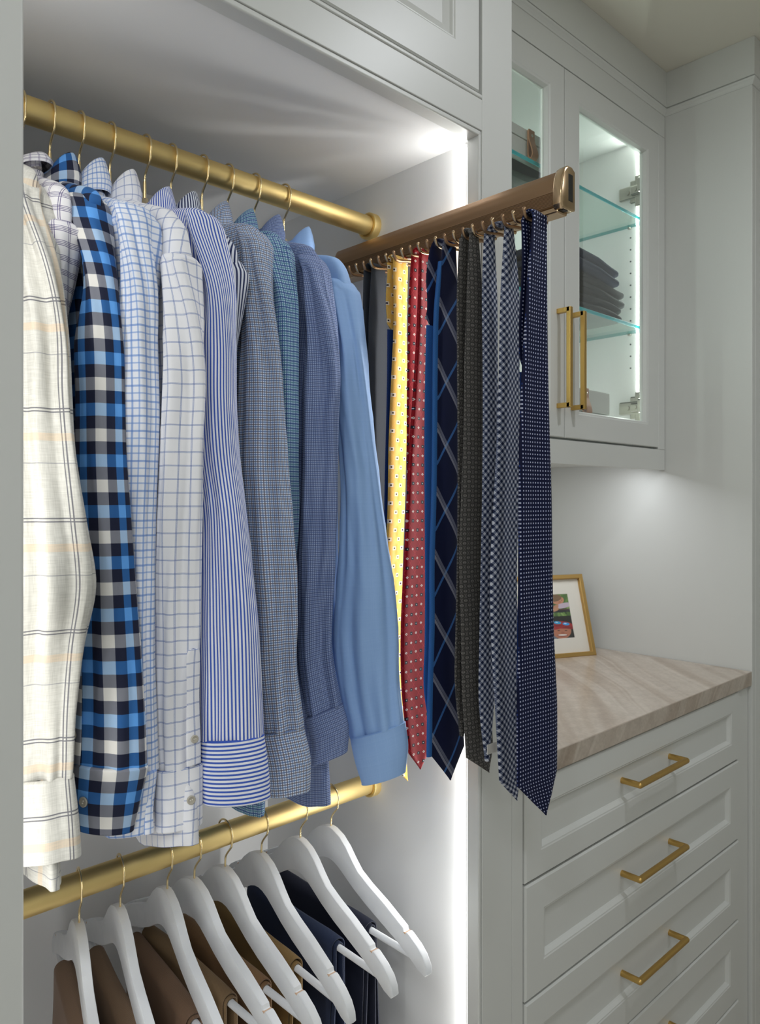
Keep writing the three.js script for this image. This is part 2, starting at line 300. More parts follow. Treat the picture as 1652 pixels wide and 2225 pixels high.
// each shirt: hanger x, cloth, sleeve rows [y, z, half width], shoulder outline [y, z] from neck to sleeve seam, hem y
const SHIRTS = [
  { x: 0.300, tex: 'linen', col: 0, yaw: 0, hem: 1.135, hz: -0.8, rise: 0.0, tilt: 4, amp: 0.0085, f: [4, 7], ph: 0.6, label: 'off-white slubby linen shirt with thin dark windowpane lines, nearest the wardrobe stile',
    s: [[1.859, -0.876, .022], [1.784, -.853, .0304], [1.714, -.848, .0326], [1.644, -.842, .0347], [1.576, -.831, .0379], [1.508, -.816, .0426], [1.442, -.804, .0462], [1.374, -.82, .0398], [1.305, -.83, .0354], [1.236, -.833, .0338], [1.196, -.827, .0361], [1.156, -.823, .0373]],
    k: [[1.925, -0.93], [1.9, -.877], [1.884, -.854], [1.849, -.822]] },
  { x: 0.336, tex: 'tattersall', head: 0.5, col: 0, yaw: 0, hem: 1.2, hz: -0.88, rise: 0, tilt: 0, amp: 0.003, f: [3, 4], ph: 2, label: 'white shirt with close dark purple tattersall lines, between the linen and checked shirts',
    s: [[1.833, -.867, .0131], [1.773, -.882, .0158], [1.711, -.897, .0184], [1.647, -.9, .0198], [1.582, -.903, .0213], [1.517, -.901, .022], [1.452, -.897, .0226], [1.388, -.894, .0232], [1.324, -.891, .0239], [1.26, -.888, .0245], [1.229, -.887, .0248], [1.198, -.886, .025]],
    k: [[1.923, -.95], [1.897, -.889], [1.876, -.86], [1.847, -.842], [1.816, -.832]] },
  { x: 0.372, tex: 'buffalo', col: 1, yaw: 0, hem: 1.2, hz: -0.87, rise: 0, tilt: -4, amp: 0.003, f: [2, 4], ph: 1.2, label: 'bold navy, white and bright blue buffalo check shirt with a buttoned cuff',
    s: [[1.86, -.867, .011], [1.786, -.849, .0168], [1.715, -.844, .0219], [1.646, -.849, .0264], [1.577, -.849, .0281], [1.507, -.843, .0304], [1.439, -.837, .0326], [1.37, -.831, .0353], [1.303, -.826, .0377], [1.235, -.826, .0403], [1.197, -.834, .0374], [1.16, -.837, .0312]],
    k: [[1.91, -.913], [1.898, -.88], [1.883, -.86], [1.863, -.849], [1.841, -.831]] },
  { x: 0.410, tex: 'bluegrid', col: 1, yaw: 0, hem: 1.15, hz: -0.812, rise: 0.02, tilt: 4, amp: 0.005, f: [2, 5], ph: 0.2, label: 'white shirt with a fine pale blue grid, beside the buffalo check shirt',
    s: [[1.85, -.833, .0132], [1.779, -.83, .0217], [1.709, -.833, .0214], [1.638, -.835, .0238], [1.568, -.838, .0237], [1.497, -.84, .0221], [1.426, -.837, .0197], [1.355, -.835, .0179], [1.285, -.831, .0168], [1.216, -.827, .0164], [1.182, -.828, .0143], [1.148, -.829, .0123]],
    k: [[1.915, -.936], [1.884, -.856], [1.872, -.836], [1.853, -.813], [1.83, -.794]] },
  { x: 0.452, tex: 'windowpane', head: 0.5, col: 1, yaw: 0, hem: 1.1, hz: -0.785, rise: 0.13, tilt: 8, amp: 0.005, f: [3, 4], ph: 2.2, label: 'white shirt with a large open blue windowpane check',
    s: [[1.806, -.809, .019], [1.739, -.802, .0244], [1.674, -.803, .0256], [1.609, -.808, .0264], [1.544, -.813, .0275], [1.478, -.817, .0275], [1.412, -.819, .0276], [1.346, -.82, .0282], [1.28, -.82, .028], [1.215, -.816, .0266], [1.18, -.815, .0263], [1.146, -.815, .0261]],
    k: [[1.913, -.918], [1.886, -.848], [1.873, -.829], [1.852, -.808], [1.823, -.785], [1.797, -.772]] },
  { x: 0.503, tex: 'bluestripe', col: 1, yaw: 8, hem: 1.2, hz: -0.85, rise: 0, tilt: 6, amp: 0.0035, f: [2, 3], ph: 0.9, label: 'bright blue and white bengal striped shirt whose cuff stripes run across',
    s: [[1.865, -.834, .0123], [1.79, -.81, .016], [1.721, -.804, .0178], [1.652, -.804, .0188], [1.584, -.802, .0215], [1.516, -.796, .0268], [1.448, -.79, .0322], [1.381, -.785, .0362], [1.314, -.782, .0373], [1.247, -.78, .0387], [1.211, -.775, .0405], [1.176, -.771, .0407]],
    k: [[1.905, -.871], [1.9, -.855], [1.887, -.836], [1.867, -.818], [1.847, -.8]] },
  { x: 0.543, tex: 'navystripe', col: 1, yaw: 8, hem: 1.2, hz: -0.87, rise: 0, tilt: 6, amp: 0.003, f: [2, 3], ph: 0.1, label: 'dark navy and white striped shirt showing only a shoulder behind the blue striped one',
    s: [[1.822, -.846, .016], [1.761, -.857, .0186], [1.698, -.866, .0206], [1.633, -.866, .0218], [1.568, -.865, .0234], [1.504, -.859, .0242], [1.44, -.853, .0251], [1.377, -.846, .026], [1.314, -.852, .026], [1.251, -.85, .026], [1.212, -.848, .026], [1.174, -.847, .026]],
    k: [[1.91, -.93], [1.887, -.874], [1.873, -.855], [1.854, -.837], [1.83, -.822], [1.813, -.816]] },
  { x: 0.594, tex: 'greycheck', col: 1, yaw: 10, hem: 1.2, hz: -0.86, rise: 0, tilt: 9, amp: 0.006, f: [2, 4], ph: 1.9, label: 'muted grey-blue and brown fine check shirt behind the striped cuff',
    s: [[1.872, -.858, .0129], [1.799, -.856, .0224], [1.726, -.853, .0278], [1.654, -.851, .0318], [1.581, -.85, .0348], [1.51, -.843, .0356], [1.438, -.835, .0363], [1.368, -.828, .0337], [1.298, -.823, .0319], [1.229, -.812, .0333], [1.192, -.799, .0333], [1.154, -.794, .0293]],
    k: [[1.91, -.88], [1.896, -.859], [1.878, -.843], [1.861, -.833], [1.841, -.825]] },
  { x: 0.638, tex: 'teal', col: 1, yaw: 10, hem: 1.08, hz: -0.917, rise: 0, tilt: 6, amp: 0.004, f: [2, 4], ph: 0.4, label: 'teal and navy gingham shirt with its rounded tail hanging lowest over the rod',
    s: [[1.871, -.855, .0057], [1.806, -.851, .0139], [1.743, -.85, .0158], [1.68, -.852, .0169], [1.617, -.854, .0182], [1.553, -.857, .0199], [1.49, -.861, .021], [1.425, -.867, .0192], [1.361, -.869, .0183], [1.297, -.868, .0187], [1.255, -.867, .019], [1.214, -.867, .0193]],
    k: [[1.911, -.884], [1.892, -.863], [1.876, -.85], [1.859, -.84]] },
  { x: 0.687, tex: 'micro', col: 1, yaw: 14, hem: 1.1, hz: -0.825, rise: 0.03, tilt: 24, amp: 0.006, f: [2, 4], ph: 2.6, label: 'mid-blue micro check shirt beside the plain light blue one',
    s: [[1.853, -.843, .0116], [1.784, -.839, .0228], [1.714, -.837, .0278], [1.646, -.839, .0275], [1.577, -.841, .0273], [1.508, -.844, .0281], [1.439, -.847, .0284], [1.369, -.848, .0257], [1.301, -.842, .0231], [1.234, -.83, .0279], [1.205, -.816, .0265], [1.172, -.814, .024]],
    k: [[1.915, -.91], [1.901, -.87], [1.888, -.855], [1.865, -.837], [1.844, -.82], [1.832, -.811]] },
  { x: 0.745, tex: 'plain', col: 1, yaw: 18, hem: 1.21, hz: -0.86, rise: 0, tilt: 20, amp: 0.006, f: [2, 3], ph: 1.4, label: 'plain light blue shirt without pattern, last on the upper rod',
    s: [[1.832, -.847, .0138], [1.76, -.839, .0167], [1.688, -.832, .02], [1.617, -.827, .0246], [1.547, -.82, .0295], [1.477, -.813, .0352], [1.407, -.808, .0422], [1.338, -.806, .0471], [1.27, -.797, .0446], [1.205, -.781, .0412], [1.173, -.774, .0399], [1.141, -.77, .0336]],
    k: [[1.911, -.92], [1.901, -.884], [1.891, -.866], [1.871, -.85], [1.845, -.836], [1.819, -.821]] },
];
const shirtMat = Object.fromEntries(Object.entries(T).map(([k, t]) => [k, cloth(t, k === 'plain' ? { roughness: 0.62 } : {})]));
function rotY(v, deg) { const a = deg * Math.PI / 180, c = Math.cos(a), s = Math.sin(a); return [v[0] * c + v[2] * s, v[1], -v[0] * s + v[2] * c]; }

function hook(x, y, t, stem) {                            // wire hook over a rod: stem up, round the front, over the top
  const k = RODR + 0.0032, P = [[x, y - stem, RODZ + 0.001], [x, y - 0.05, RODZ + 0.001], [x, y - 0.036, RODZ + 0.003], [x, y - 0.02, RODZ + 0.0165]];
  for (let a = -20; a <= 150; a += 17) P.push([x, y + Math.sin(a * Math.PI / 180) * k, RODZ + Math.cos(a * Math.PI / 180) * k]);
  return part('hook', tube(P, 0.0016, false, 90, 8), M.gold, t);
}

function makeShirt(S, i) {
  const mat = shirtMat[S.tex], x = S.x;
  const t = base('shirt', S.label, 'shirt', [0, 0, 0], 'shirts hanging on the upper brass rod');
  // ---- torso with the shoulder yoke: loops across the depth of the wardrobe
  const rows = [], Z0 = RODZ, row = (y, zf, b, dx = 0) => rows.push({ c: [x + dx, y, Z0], e: [0, 0, 1], n: [-1, 0, 0], a: zf - Z0, b });
  const a0 = Math.max(S.s[0][2], 0.014), zf0 = S.s[0][1] + a0, yk = [...S.k.filter(([y]) => y > S.s[0][0] + 0.016).map(([y, z]) => [y, Math.min(z, zf0 - 0.006 - 0.1 * (y - S.s[0][0]))]), [S.s[0][0] + 0.010, zf0 - 0.008]];
  row(yk[0][0] + 0.018, Math.min(-0.955, yk[0][1] - 0.02), 0.017); row(yk[0][0] + 0.008, lerp(-0.955, yk[0][1], 0.6), 0.018);
  yk.forEach(([y, z], j) => row(y, z - 0.002 * j / yk.length, 0.0185 + 0.003 * j / yk.length));
  const yl = yk[yk.length - 1][0], zl = yk[yk.length - 1][1];
  row(yl - 0.016, zl - 0.016, 0.02);
  for (let j = 1; j <= 8; j++) {
    const f = j / 8, y = lerp(yl - 0.04, S.hem, f), q = S.s[clamp(Math.round(f * 9), 0, 11)];
    row(y, lerp(Math.min(zl - 0.04, q[1] - 0.022), S.hz, sstep(0.55, 1, f)), 0.0195 - 0.003 * f, 0.004);
  }
  row(S.hem - 0.003, S.hz, 0.013, 0.004); row(S.hem - 0.004, S.hz, 0.009, 0.004);
  const amp = S.amp;
  const tg = loft(rows, { n: 84, m: 88, pow: 0.68, uMode: 'arc', fold: (th, s) => amp * 0.62 * sstep(0.12, 0.4, s) * (Math.sin(7 * th + S.ph * 3 + s * 2.5) * 0.5 + Math.sin(11 * th - s * 3 + S.ph) * 0.4) });
  { const p = tg.attributes.position;                     // the tail: hem dips behind the front edge and climbs towards the side
    for (let v = 0; v < p.count; v++) { const w = sstep(S.hem + 0.16, S.hem, p.getY(v)), d = S.hz - p.getZ(v); p.setY(v, p.getY(v) + w * (0.3 * Math.max(0, S.rise - d) + 0.09 * sstep(0.10, 0.2, d))); }
    tg.computeVertexNormals(); part('torso', tg, mat, t); }
  // ---- front sleeve
  const sl = [], L = S.s.length, seam = L - 3;
  const flat = (f) => mixv([0, 0, 1], rotY(R, -S.yaw), sstep(0, 0.22, f));
  const face = (f) => mixv([-1, 0, 0], rotY(TOCAM, -S.yaw), sstep(0, 0.22, f));
  const mk = ([y, z, a], f, ka = 1, kb = 1, up = 0) => {
    let w = a, c = [x, y + up, z]; const lo = lerp(0.014, 0.027, sstep(0.05, 0.25, f));
    if (w < lo) { const d = lo - w; c = [c[0] - R[0] * d, c[1], c[2] - R[2] * d]; w = lo; }
    const tl = S.tilt * Math.PI / 180 * sstep(0.62, 1, f), e = flat(f).map((v) => v * Math.cos(tl)); e[1] = Math.sin(tl);
    return { c, e, n: face(f), a: w * ka, b: lerp(0.0238, clamp(0.5 * w, 0.016, 0.023), sstep(0, 0.25, f)) * kb };
  };
  const s0 = S.s[0];
  const hd = S.head ?? 1, kh = hd < 1 ? 0.86 : 1;
  sl.push(mk([s0[0] + 0.030 * hd, s0[1] - 0.020 * hd, s0[2]], 0, 0.3, 0.5 * kh), mk([s0[0] + 0.025 * hd, s0[1] - 0.015 * hd, s0[2]], 0, 0.8, 0.93 * kh), mk([s0[0] + 0.013 * hd, s0[1] - 0.007 * hd, s0[2]], 0, 1.02, 1.02 * (kh + 1) / 2));
  for (let j = 0; j <= seam; j++) sl.push(mk(S.s[j], j / seam, 1, 1, j === 0 ? -0.004 : 0));
  const rg = (q) => 1 - 2 * Math.sqrt(Math.abs(Math.sin(q / 2)));   // rounded ridges with a tight crease between them
  const foldS = (th, s) => amp * sstep(0.1, 0.3, s) * (0.7 * rg(S.f[0] * th + S.ph + 1.9 * s) + 0.7 * Math.sin(S.f[1] * th - 2.3 * s + 2 * S.ph) + 0.35 * Math.sin(9 * th + 4 * s + 2 * Math.sin(5 * s + S.ph)) * s
    + 0.8 * (vnoise(th * 1.6 + 9 + S.x * 40, s * 6 + th * 1.2) - 0.5) + 0.45 * (vnoise(th * 4 + S.x * 90, s * 16 - th * 2 + 30) - 0.5) * Math.cos(th / 2));
  const sg = loft(sl, { n: 110, m: 72, fold: foldS });
  part('sleeve', sg, mat, t);
  // ---- cuff: a stiff band, slightly wider than the sleeve end, open below
  const c0 = mk(S.s[seam], 1), c1 = mk(S.s[L - 2], 1), c2 = mk(S.s[L - 1], 1);
  const big = (r, k, dy = 0) => ({ ...r, c: [r.c[0], r.c[1] + dy, r.c[2]], a: r.a + k, b: r.b + k });
  const cf = [big(c0, -0.002, 0.002), big(c0, 0.0012, 0.0005), big(c0, 0.0016, -0.004), big(c1, 0.0012), big(c2, 0.001, 0.004), big(c2, 0.0006, 0), big(c2, -0.0016, 0.0004), big(c2, -0.003, 0.02)];
  const swap = S.tex === 'bluestripe' || S.tex === 'navystripe';
  part('cuff', loft(cf, { n: 44, m: 64, swap, fold: (th) => amp * 0.35 * (0.62 * Math.sin(S.f[0] * th + S.ph + 1.7) + 0.5 * Math.sin(S.f[1] * th - 2.1 + 2 * S.ph)) }), mat, t);
  // ---- rear sleeve, mirrored behind the rod, hanging against the back
  const rear = sl.map((r) => ({ ...r, c: [x + 0.004, r.c[1], 2 * Z0 - r.c[2] + 0.012], e: [0, 0, 1], n: [-1, 0, 0], a: r.a * 0.9, b: Math.min(r.b, 0.017) }));
  part('sleeve', loft(rear, { n: 50, m: 32 }), mat, t);
  // ---- collar: stand and turned-down leaf, open towards the chest side
  const CY = yk[0][0] + 0.022, rx = 0.018, rz = 0.047, col = [];
  const prof = [[0.011, -0.010], [0.012, 0.004], [0.009, 0.016], [0.005, 0.026], [0.0025, 0.0295], [0.0, 0.029], [-0.0025, 0.024], [-0.003, 0.0], [-0.002, -0.016]];
  const pos = [], uv = [], idx = [], n = 48, m = prof.length;
  for (let a = 0; a <= n; a++) {
    const q = lerp(-152, 152, a / n) * Math.PI / 180, cx = Math.cos(q), sz = Math.sin(q);
    const drop = 0.55 * (1 - cx) * 0.011, pk = (0.013 * Math.max(0, 1 - Math.abs((Math.abs(q) - 1.4) / 1.05) ** 2.6) - 0.005) * S.col, flare = 1 + 0.8 * sstep(0.75, 1, Math.abs(q) / 2.65);
    prof.forEach(([o, h], j) => { const lower = j < 2 ? flare : 1; pos.push(x + cx * (rx + o), CY + h * (0.4 + 0.6 * S.col) * (1 - 0.12 * (1 - cx)) + pk * sstep(0, 0.03, h) - drop - (j < 2 ? 0.006 * (flare - 1) : 0), Z0 + 0.012 + sz * (rz + o * lower)); uv.push(q * 0.05, h + j * 0.004); });
  }
  for (let a = 0; a < n; a++) for (let j = 0; j + 1 < m; j++) { const k = a * m + j; idx.push(k, k + 1, k + m, k + m, k + 1, k + m + 1); }
  const cg = new THREE.BufferGeometry(); cg.setAttribute('position', new THREE.Float32BufferAttribute(pos, 3)); cg.setAttribute('uv', new THREE.Float32BufferAttribute(uv, 2)); cg.setIndex(idx); cg.computeVertexNormals();
  part('collar', cg, mat, t);
  return { t, mk, sl, c0, c1, c2 };
}
function button(t, c, n, r = 0.0058) {
  const g = new THREE.LatheGeometry([[0, 0.0006], [r * 0.6, 0.0006], [r * 0.75, 0.0016], [r, 0.001], [r, -0.0006], [0, -0.0006]].map((p) => new THREE.Vector2(...p)), 24);
  const b = part('button', g, M.button, t); b.position.set(...c); b.quaternion.setFromUnitVectors(new THREE.Vector3(0, 1, 0), new THREE.Vector3(...n));
  for (const s of [-1, 1]) part('thread', new THREE.SphereGeometry(r * 0.16, 8, 6).translate(s * r * 0.25, 0.0009, 0), M.mat, b);
}
SHIRTS.forEach((S, i) => {
  const { t, c1, sl } = makeShirt(S, i);
  if (S.tex === 'buffalo' || S.tex === 'windowpane') {      // sleeve placket running up from the cuff, with its own small button
    const sg = S.tex === 'buffalo' ? -1 : 1, at = (r, k) => r.c[k] + sg * r.e[k] * r.a * 0.8 + r.n[k] * (r.b * 0.6 + 0.0035);
    const q = sl.slice(-3).map((r) => ({ ...r, c: [0, 1, 2].map((k) => at(r, k)), e: mixv(r.e, r.n.map((v) => -sg * v), 0.45), n: mixv(r.n, r.e.map((v) => sg * v), 0.45), a: 0.0085, b: 0.0014 }));
    q[2].c[1] += 0.005; const tip = { ...q[0], c: q[0].c.map((v, k) => v + (q[0].c[k] - q[1].c[k]) * 0.16), a: 0.001 };
    part('sleeve_placket', loft([tip, ...q], { n: 40, m: 20, uMode: 'pos', fold: (th, s) => 0.0012 * Math.sin(9 * s) }), shirtMat[S.tex], t);
    button(t, [0, 1, 2].map((k) => (q[1].c[k] + q[2].c[k]) / 2 + q[1].n[k] * 0.0032), q[1].n, 0.0046);
  }
  if (S.tex === 'buffalo') button(t, [0, 1, 2].map((k) => c1.c[k] - c1.e[k] * c1.a * 0.5 + c1.n[k] * (c1.b * 0.87 + 0.003)), mixv(c1.n, c1.e.map((v) => -v), 0.3));
  if (S.tex === 'windowpane') button(t, [0, 1, 2].map((k) => c1.c[k] + c1.e[k] * c1.a * 0.7 + c1.n[k] * (c1.b * 0.72 + 0.004)), mixv(c1.n, c1.e, 0.4), 0.0052);
  // hanger: gold hook, sheath and a nude plastic neck inside the collar
  const which = ['the linen shirt', 'the tattersall shirt', 'the buffalo check shirt', 'the pale blue grid shirt', 'the windowpane shirt', 'the bright blue striped shirt', 'the navy striped shirt', 'the grey-blue check shirt', 'the teal gingham shirt', 'the micro check shirt', 'the plain light blue shirt'][i];
  const h = base('shirt_hanger', `gold-hooked hanger with a beige plastic neck inside ${which}`, 'hanger', [0, 0, 0], 'hangers of the shirts on the upper rod');
  hook(S.x, RODY[0], h, 0.085);
  part('hook_sheath', rod([S.x, RODY[0] - 0.083, RODZ + 0.001], [S.x, RODY[0] - 0.046, RODZ + 0.001], 0.0023, 12), M.gold, h);
  const np = [[0, 0.012], [0.004, 0.011], [0.005, 0.004], [0.009, -0.002], [0.011, -0.008], [0.011, -0.03], [0, -0.03]].map((p) => new THREE.Vector2(...p));
  const ng = new THREE.LatheGeometry(np, 24); ng.scale(1.05, 1.1, 1.9); ng.translate(S.x, RODY[0] - 0.082, RODZ);
  part('neck', ng, M.nude, h);
  const arm = [[-0.17, 1.862], [-0.1, 1.893], [-0.04, 1.915], [0, 1.926], [0.04, 1.915], [0.1, 1.893], [0.13, 1.878]].map(([z, y]) => [S.x, y, RODZ + z]);
  part('shoulder_bar', tube(arm, 0.006, false, 40, 10), M.nude, h);
});

// ------------------------------------------------------------------ tie rack
const PEGX0 = 0.848, PEGY = 1.915, pegZ = (i) => -0.958 + 0.0177 * i;
{
  const t = base('tie_rack', 'bronze pull-out tie rack with two dozen small pegs, slid out past the stile', 'tie rack');
  // rail profile in x (toward the left, -) and y: flat back, curved face, ribbed lower third
  const prof = [[0.014, -0.024], [0.014, 0.023], [0.008, 0.0265], [0.001, 0.0262]];
  for (let k = 0; k <= 8; k++) { const f = k / 8; prof.push([0.001 - 0.0125 * Math.sin(f * Math.PI / 2), 0.0262 - 0.030 * (1 - Math.cos(f * Math.PI / 2))]); }
  for (let k = 0; k < 11; k++) { const y = -0.0045 - k * 0.0018; prof.push([-0.0125, y], [-0.0125, y - 0.0009], [-0.0114, y - 0.0009], [-0.0114, y - 0.0018]); }
  prof.push([-0.010, -0.0255], [0.011, -0.0262]);
  const L = 0.464, g = extrude(prof.map(([a, b]) => [a, b]), L, 0); g.translate(0.899, 1.9555, -1.045);
  part('rail', toCreasedNormals(g, 0.5), M.bronze, t);
  const cap = extrude([[0.0155, -0.0265], [0.0155, 0.024], [0.009, 0.028], [0.0005, 0.0277], [-0.006, 0.023], [-0.0115, 0.012], [-0.0145, -0.004], [-0.0145, -0.024], [-0.012, -0.028], [0.012, -0.028]], 0.0105, 0.0022, 3);
  cap.translate(0.899, 1.9555, -0.5815);
  const c = part('end_cap', toCreasedNormals(cap, 0.6), M.bronzeBright, t);
  part('inset', bx(0.8985, 0.9105, 1.937, 1.975, -0.572, -0.5685, 0.0012), M.black, c);
  part('release_slot', bx(0.892, 0.903, 1.9245, 1.9252, -0.58, -0.572), M.black, c);
  part('peg_carrier', bx(0.887, 0.911, 1.9215, 1.9295, -1.03, -0.578, 0.002), M.bronzeBright, t);
  part('slide', bx(0.913, 0.9445, 1.935, 1.975, -1.1, -0.82, 0.002), M.nickel, t);
  for (let i = 0; i < 21; i++) {
    const z = pegZ(i);
    const g = tube([[0.9, 1.9165, z], [0.88, 1.9145, z], [0.862, 1.9115, z], [0.853, 1.9118, z], [0.8485, 1.9155, z], [0.8462, 1.9205, z]], 0.0024, false, 26, 10); g.scale(1, 1, 1);
    const tip = new THREE.SphereGeometry(0.0029, 12, 10).scale(0.8, 1.3, 1).translate(0.8461, 1.9215, z);
    part('peg', merge([g, tip]), i % 2 ? M.bronzeBright : M.bronze, t);
  }
}

// ------------------------------------------------------------------ ties
const near = (x, y, cx, cy, hx, hy) => { let dx = Math.abs(x - cx); dx = Math.min(dx, 1 - dx); let dy = Math.abs(y - cy); dy = Math.min(dy, 1 - dy); return dx < hx && dy < hy; };
const TT = {
  charcoal: texture(256, 256, (x, y) => { const tw = ((x * 128 + y * 128) % 4) < 2 ? 1 : 0; const n = hash(Math.floor(x * 256), Math.floor(y * 256)); return mix([30, 33, 39], [52, 57, 65], tw * 0.5 + n * 0.5); }, 0.06),
  yellow: texture(256, 512, (x, y) => {
    const lat = Math.abs(Math.abs(((x * 2 + 0.5) % 1) - 0.5) * 1.0 + Math.abs(((y * 2 + 0.5) % 1) - 0.5) * 1.0 - 0.5);
    let c = mix([210, 160, 68], [228, 190, 106], vnoise(x * 3, y * 3, 3, 3)); if (lat < 0.014) c = [214, 178, 120];
    for (const [cx, cy] of [[0.25, 0.25], [0.75, 0.75]]) { if (near(x, y, cx, cy, 0.17, 0.105)) c = [206, 200, 196]; if (near(x, y, cx, cy, 0.125, 0.075)) c = [232, 212, 164]; if (near(x, y, cx, cy, 0.065, 0.042)) c = [34, 30, 58]; }
    return c;
  }, 0.021, 0.0285),
  red: texture(256, 384, (x, y) => {
    const tw = ((x * 60 + y * 90) % 3) / 3; let c = mix([130, 4, 16], [160, 14, 30], tw * 0.8 + 0.2 * hash(Math.floor(x * 128), Math.floor(y * 192)));
    if (Math.abs((x + y) % 1 - 0.5) < 0.03 || Math.abs(((x - y + 1) % 1) - 0.5) < 0.03) c = mix(c, [214, 70, 78], 0.4);
    for (const [cx, cy] of [[0.25, 0.25], [0.75, 0.75]]) { if (near(x, y, cx, cy, 0.125, 0.085)) c = [24, 22, 34]; if (near(x, y, cx, cy, 0.04, 0.026)) c = [196, 196, 200]; }
    for (const [cx, cy] of [[0.25, 0.75], [0.75, 0.25]]) { const d = Math.min(Math.abs(x - cx), 1 - Math.abs(x - cx)) / 0.12 + Math.min(Math.abs(y - cy), 1 - Math.abs(y - cy)) / 0.08; if (d < 1) c = [222, 208, 200]; if (d < 0.3) c = [150, 40, 50]; }
    return c;
  }, 0.0215, 0.0285),
  plaidTie: texture(512, 512, (x, y) => {
    const a = (x + y) % 1, b = ((x - y) + 1) % 1; let c = [15, 22, 54];
    const band = (q, lo, hi) => q > lo && q < hi;
    if (band(a, 0.30, 0.37)) c = mix(c, [62, 108, 168], 0.85);
    if (band(b, 0.40, 0.47) || band(b, 0.48, 0.56)) c = mix(c, [168, 168, 174], ((x * 256 + y * 256) % 4 < 2 ? 0.55 : 0.8) * (band(b, 0.48, 0.56) ? 0.75 : 1));
    return c;
  }, 0.062, 0.095),
  medallion: texture(256, 256, (x, y) => {
    const n = hash(Math.floor(x * 128), Math.floor(y * 128)); let c = mix([52, 50, 48], [66, 64, 62], n); const q = [132, 128, 122];
    for (const [cx, cy] of [[0.25, 0.25], [0.75, 0.75]]) { const dx = Math.min(Math.abs(x - cx), 1 - Math.abs(x - cx)) / 0.21, dy = Math.min(Math.abs(y - cy), 1 - Math.abs(y - cy)) / 0.14, d = Math.hypot(dx, dy); if (d < 1 && d > 0.72) c = q; if (dy < 0.18 && dx < 0.7) c = q; }
    for (const [cx, cy] of [[0.75, 0.25], [0.25, 0.75]]) { const dx = Math.abs(x - cx), dy = Math.abs(y - cy); if (dy < 0.19 && Math.abs(dx - 0.04 - dy * dy * 3) < 0.018) c = q; if (Math.abs(dy - 0.19) < 0.015 && dx < 0.16) c = mix(c, q, 0.7); }
    return c;
  }, 0.0135, 0.0135),
  gingham: texture(128, 128, (x, y) => { const a = ((x + y) % 1) < 0.5, b = (((x - y) + 1) % 1) < 0.5; return a && b ? [26, 36, 66] : a || b ? [112, 120, 142] : [206, 208, 216]; }, 0.0104),
  dots: texture(128, 128, (x, y) => { const q = Math.abs(x - 0.5) < 0.17 && Math.abs(y - 0.5) < 0.17; const bl = hash(Math.floor(x * 2), 5) > 2; return q ? [190, 192, 206] : (Math.abs(x - 0.5) < 0.25 && Math.abs(y - 0.5) < 0.25) ? [30, 52, 112] : bl ? [40, 60, 110] : [9, 16, 50]; }, 0.0054),
  twillBlue: texture(128, 128, (x, y) => ((x * 64 + y * 64) % 4 < 2 ? [38, 88, 150] : [54, 108, 172]), 0.04),
  twillNavy: texture(128, 128, (x, y) => ((x * 64 + y * 64) % 4 < 2 ? [16, 40, 92] : [24, 54, 112]), 0.04),
};
const silk = (map) => cloth(map, { roughness: 0.6, sheen: 0, specularIntensity: 0.4 });
const TM = Object.fromEntries(Object.entries(TT).map(([k, t]) => [k, k === 'charcoal' || k === 'medallion' ? cloth(t, { roughness: 0.75 }) : silk(t)]));
const NAVY = std({ color: 0x17315f, roughness: 0.5 });
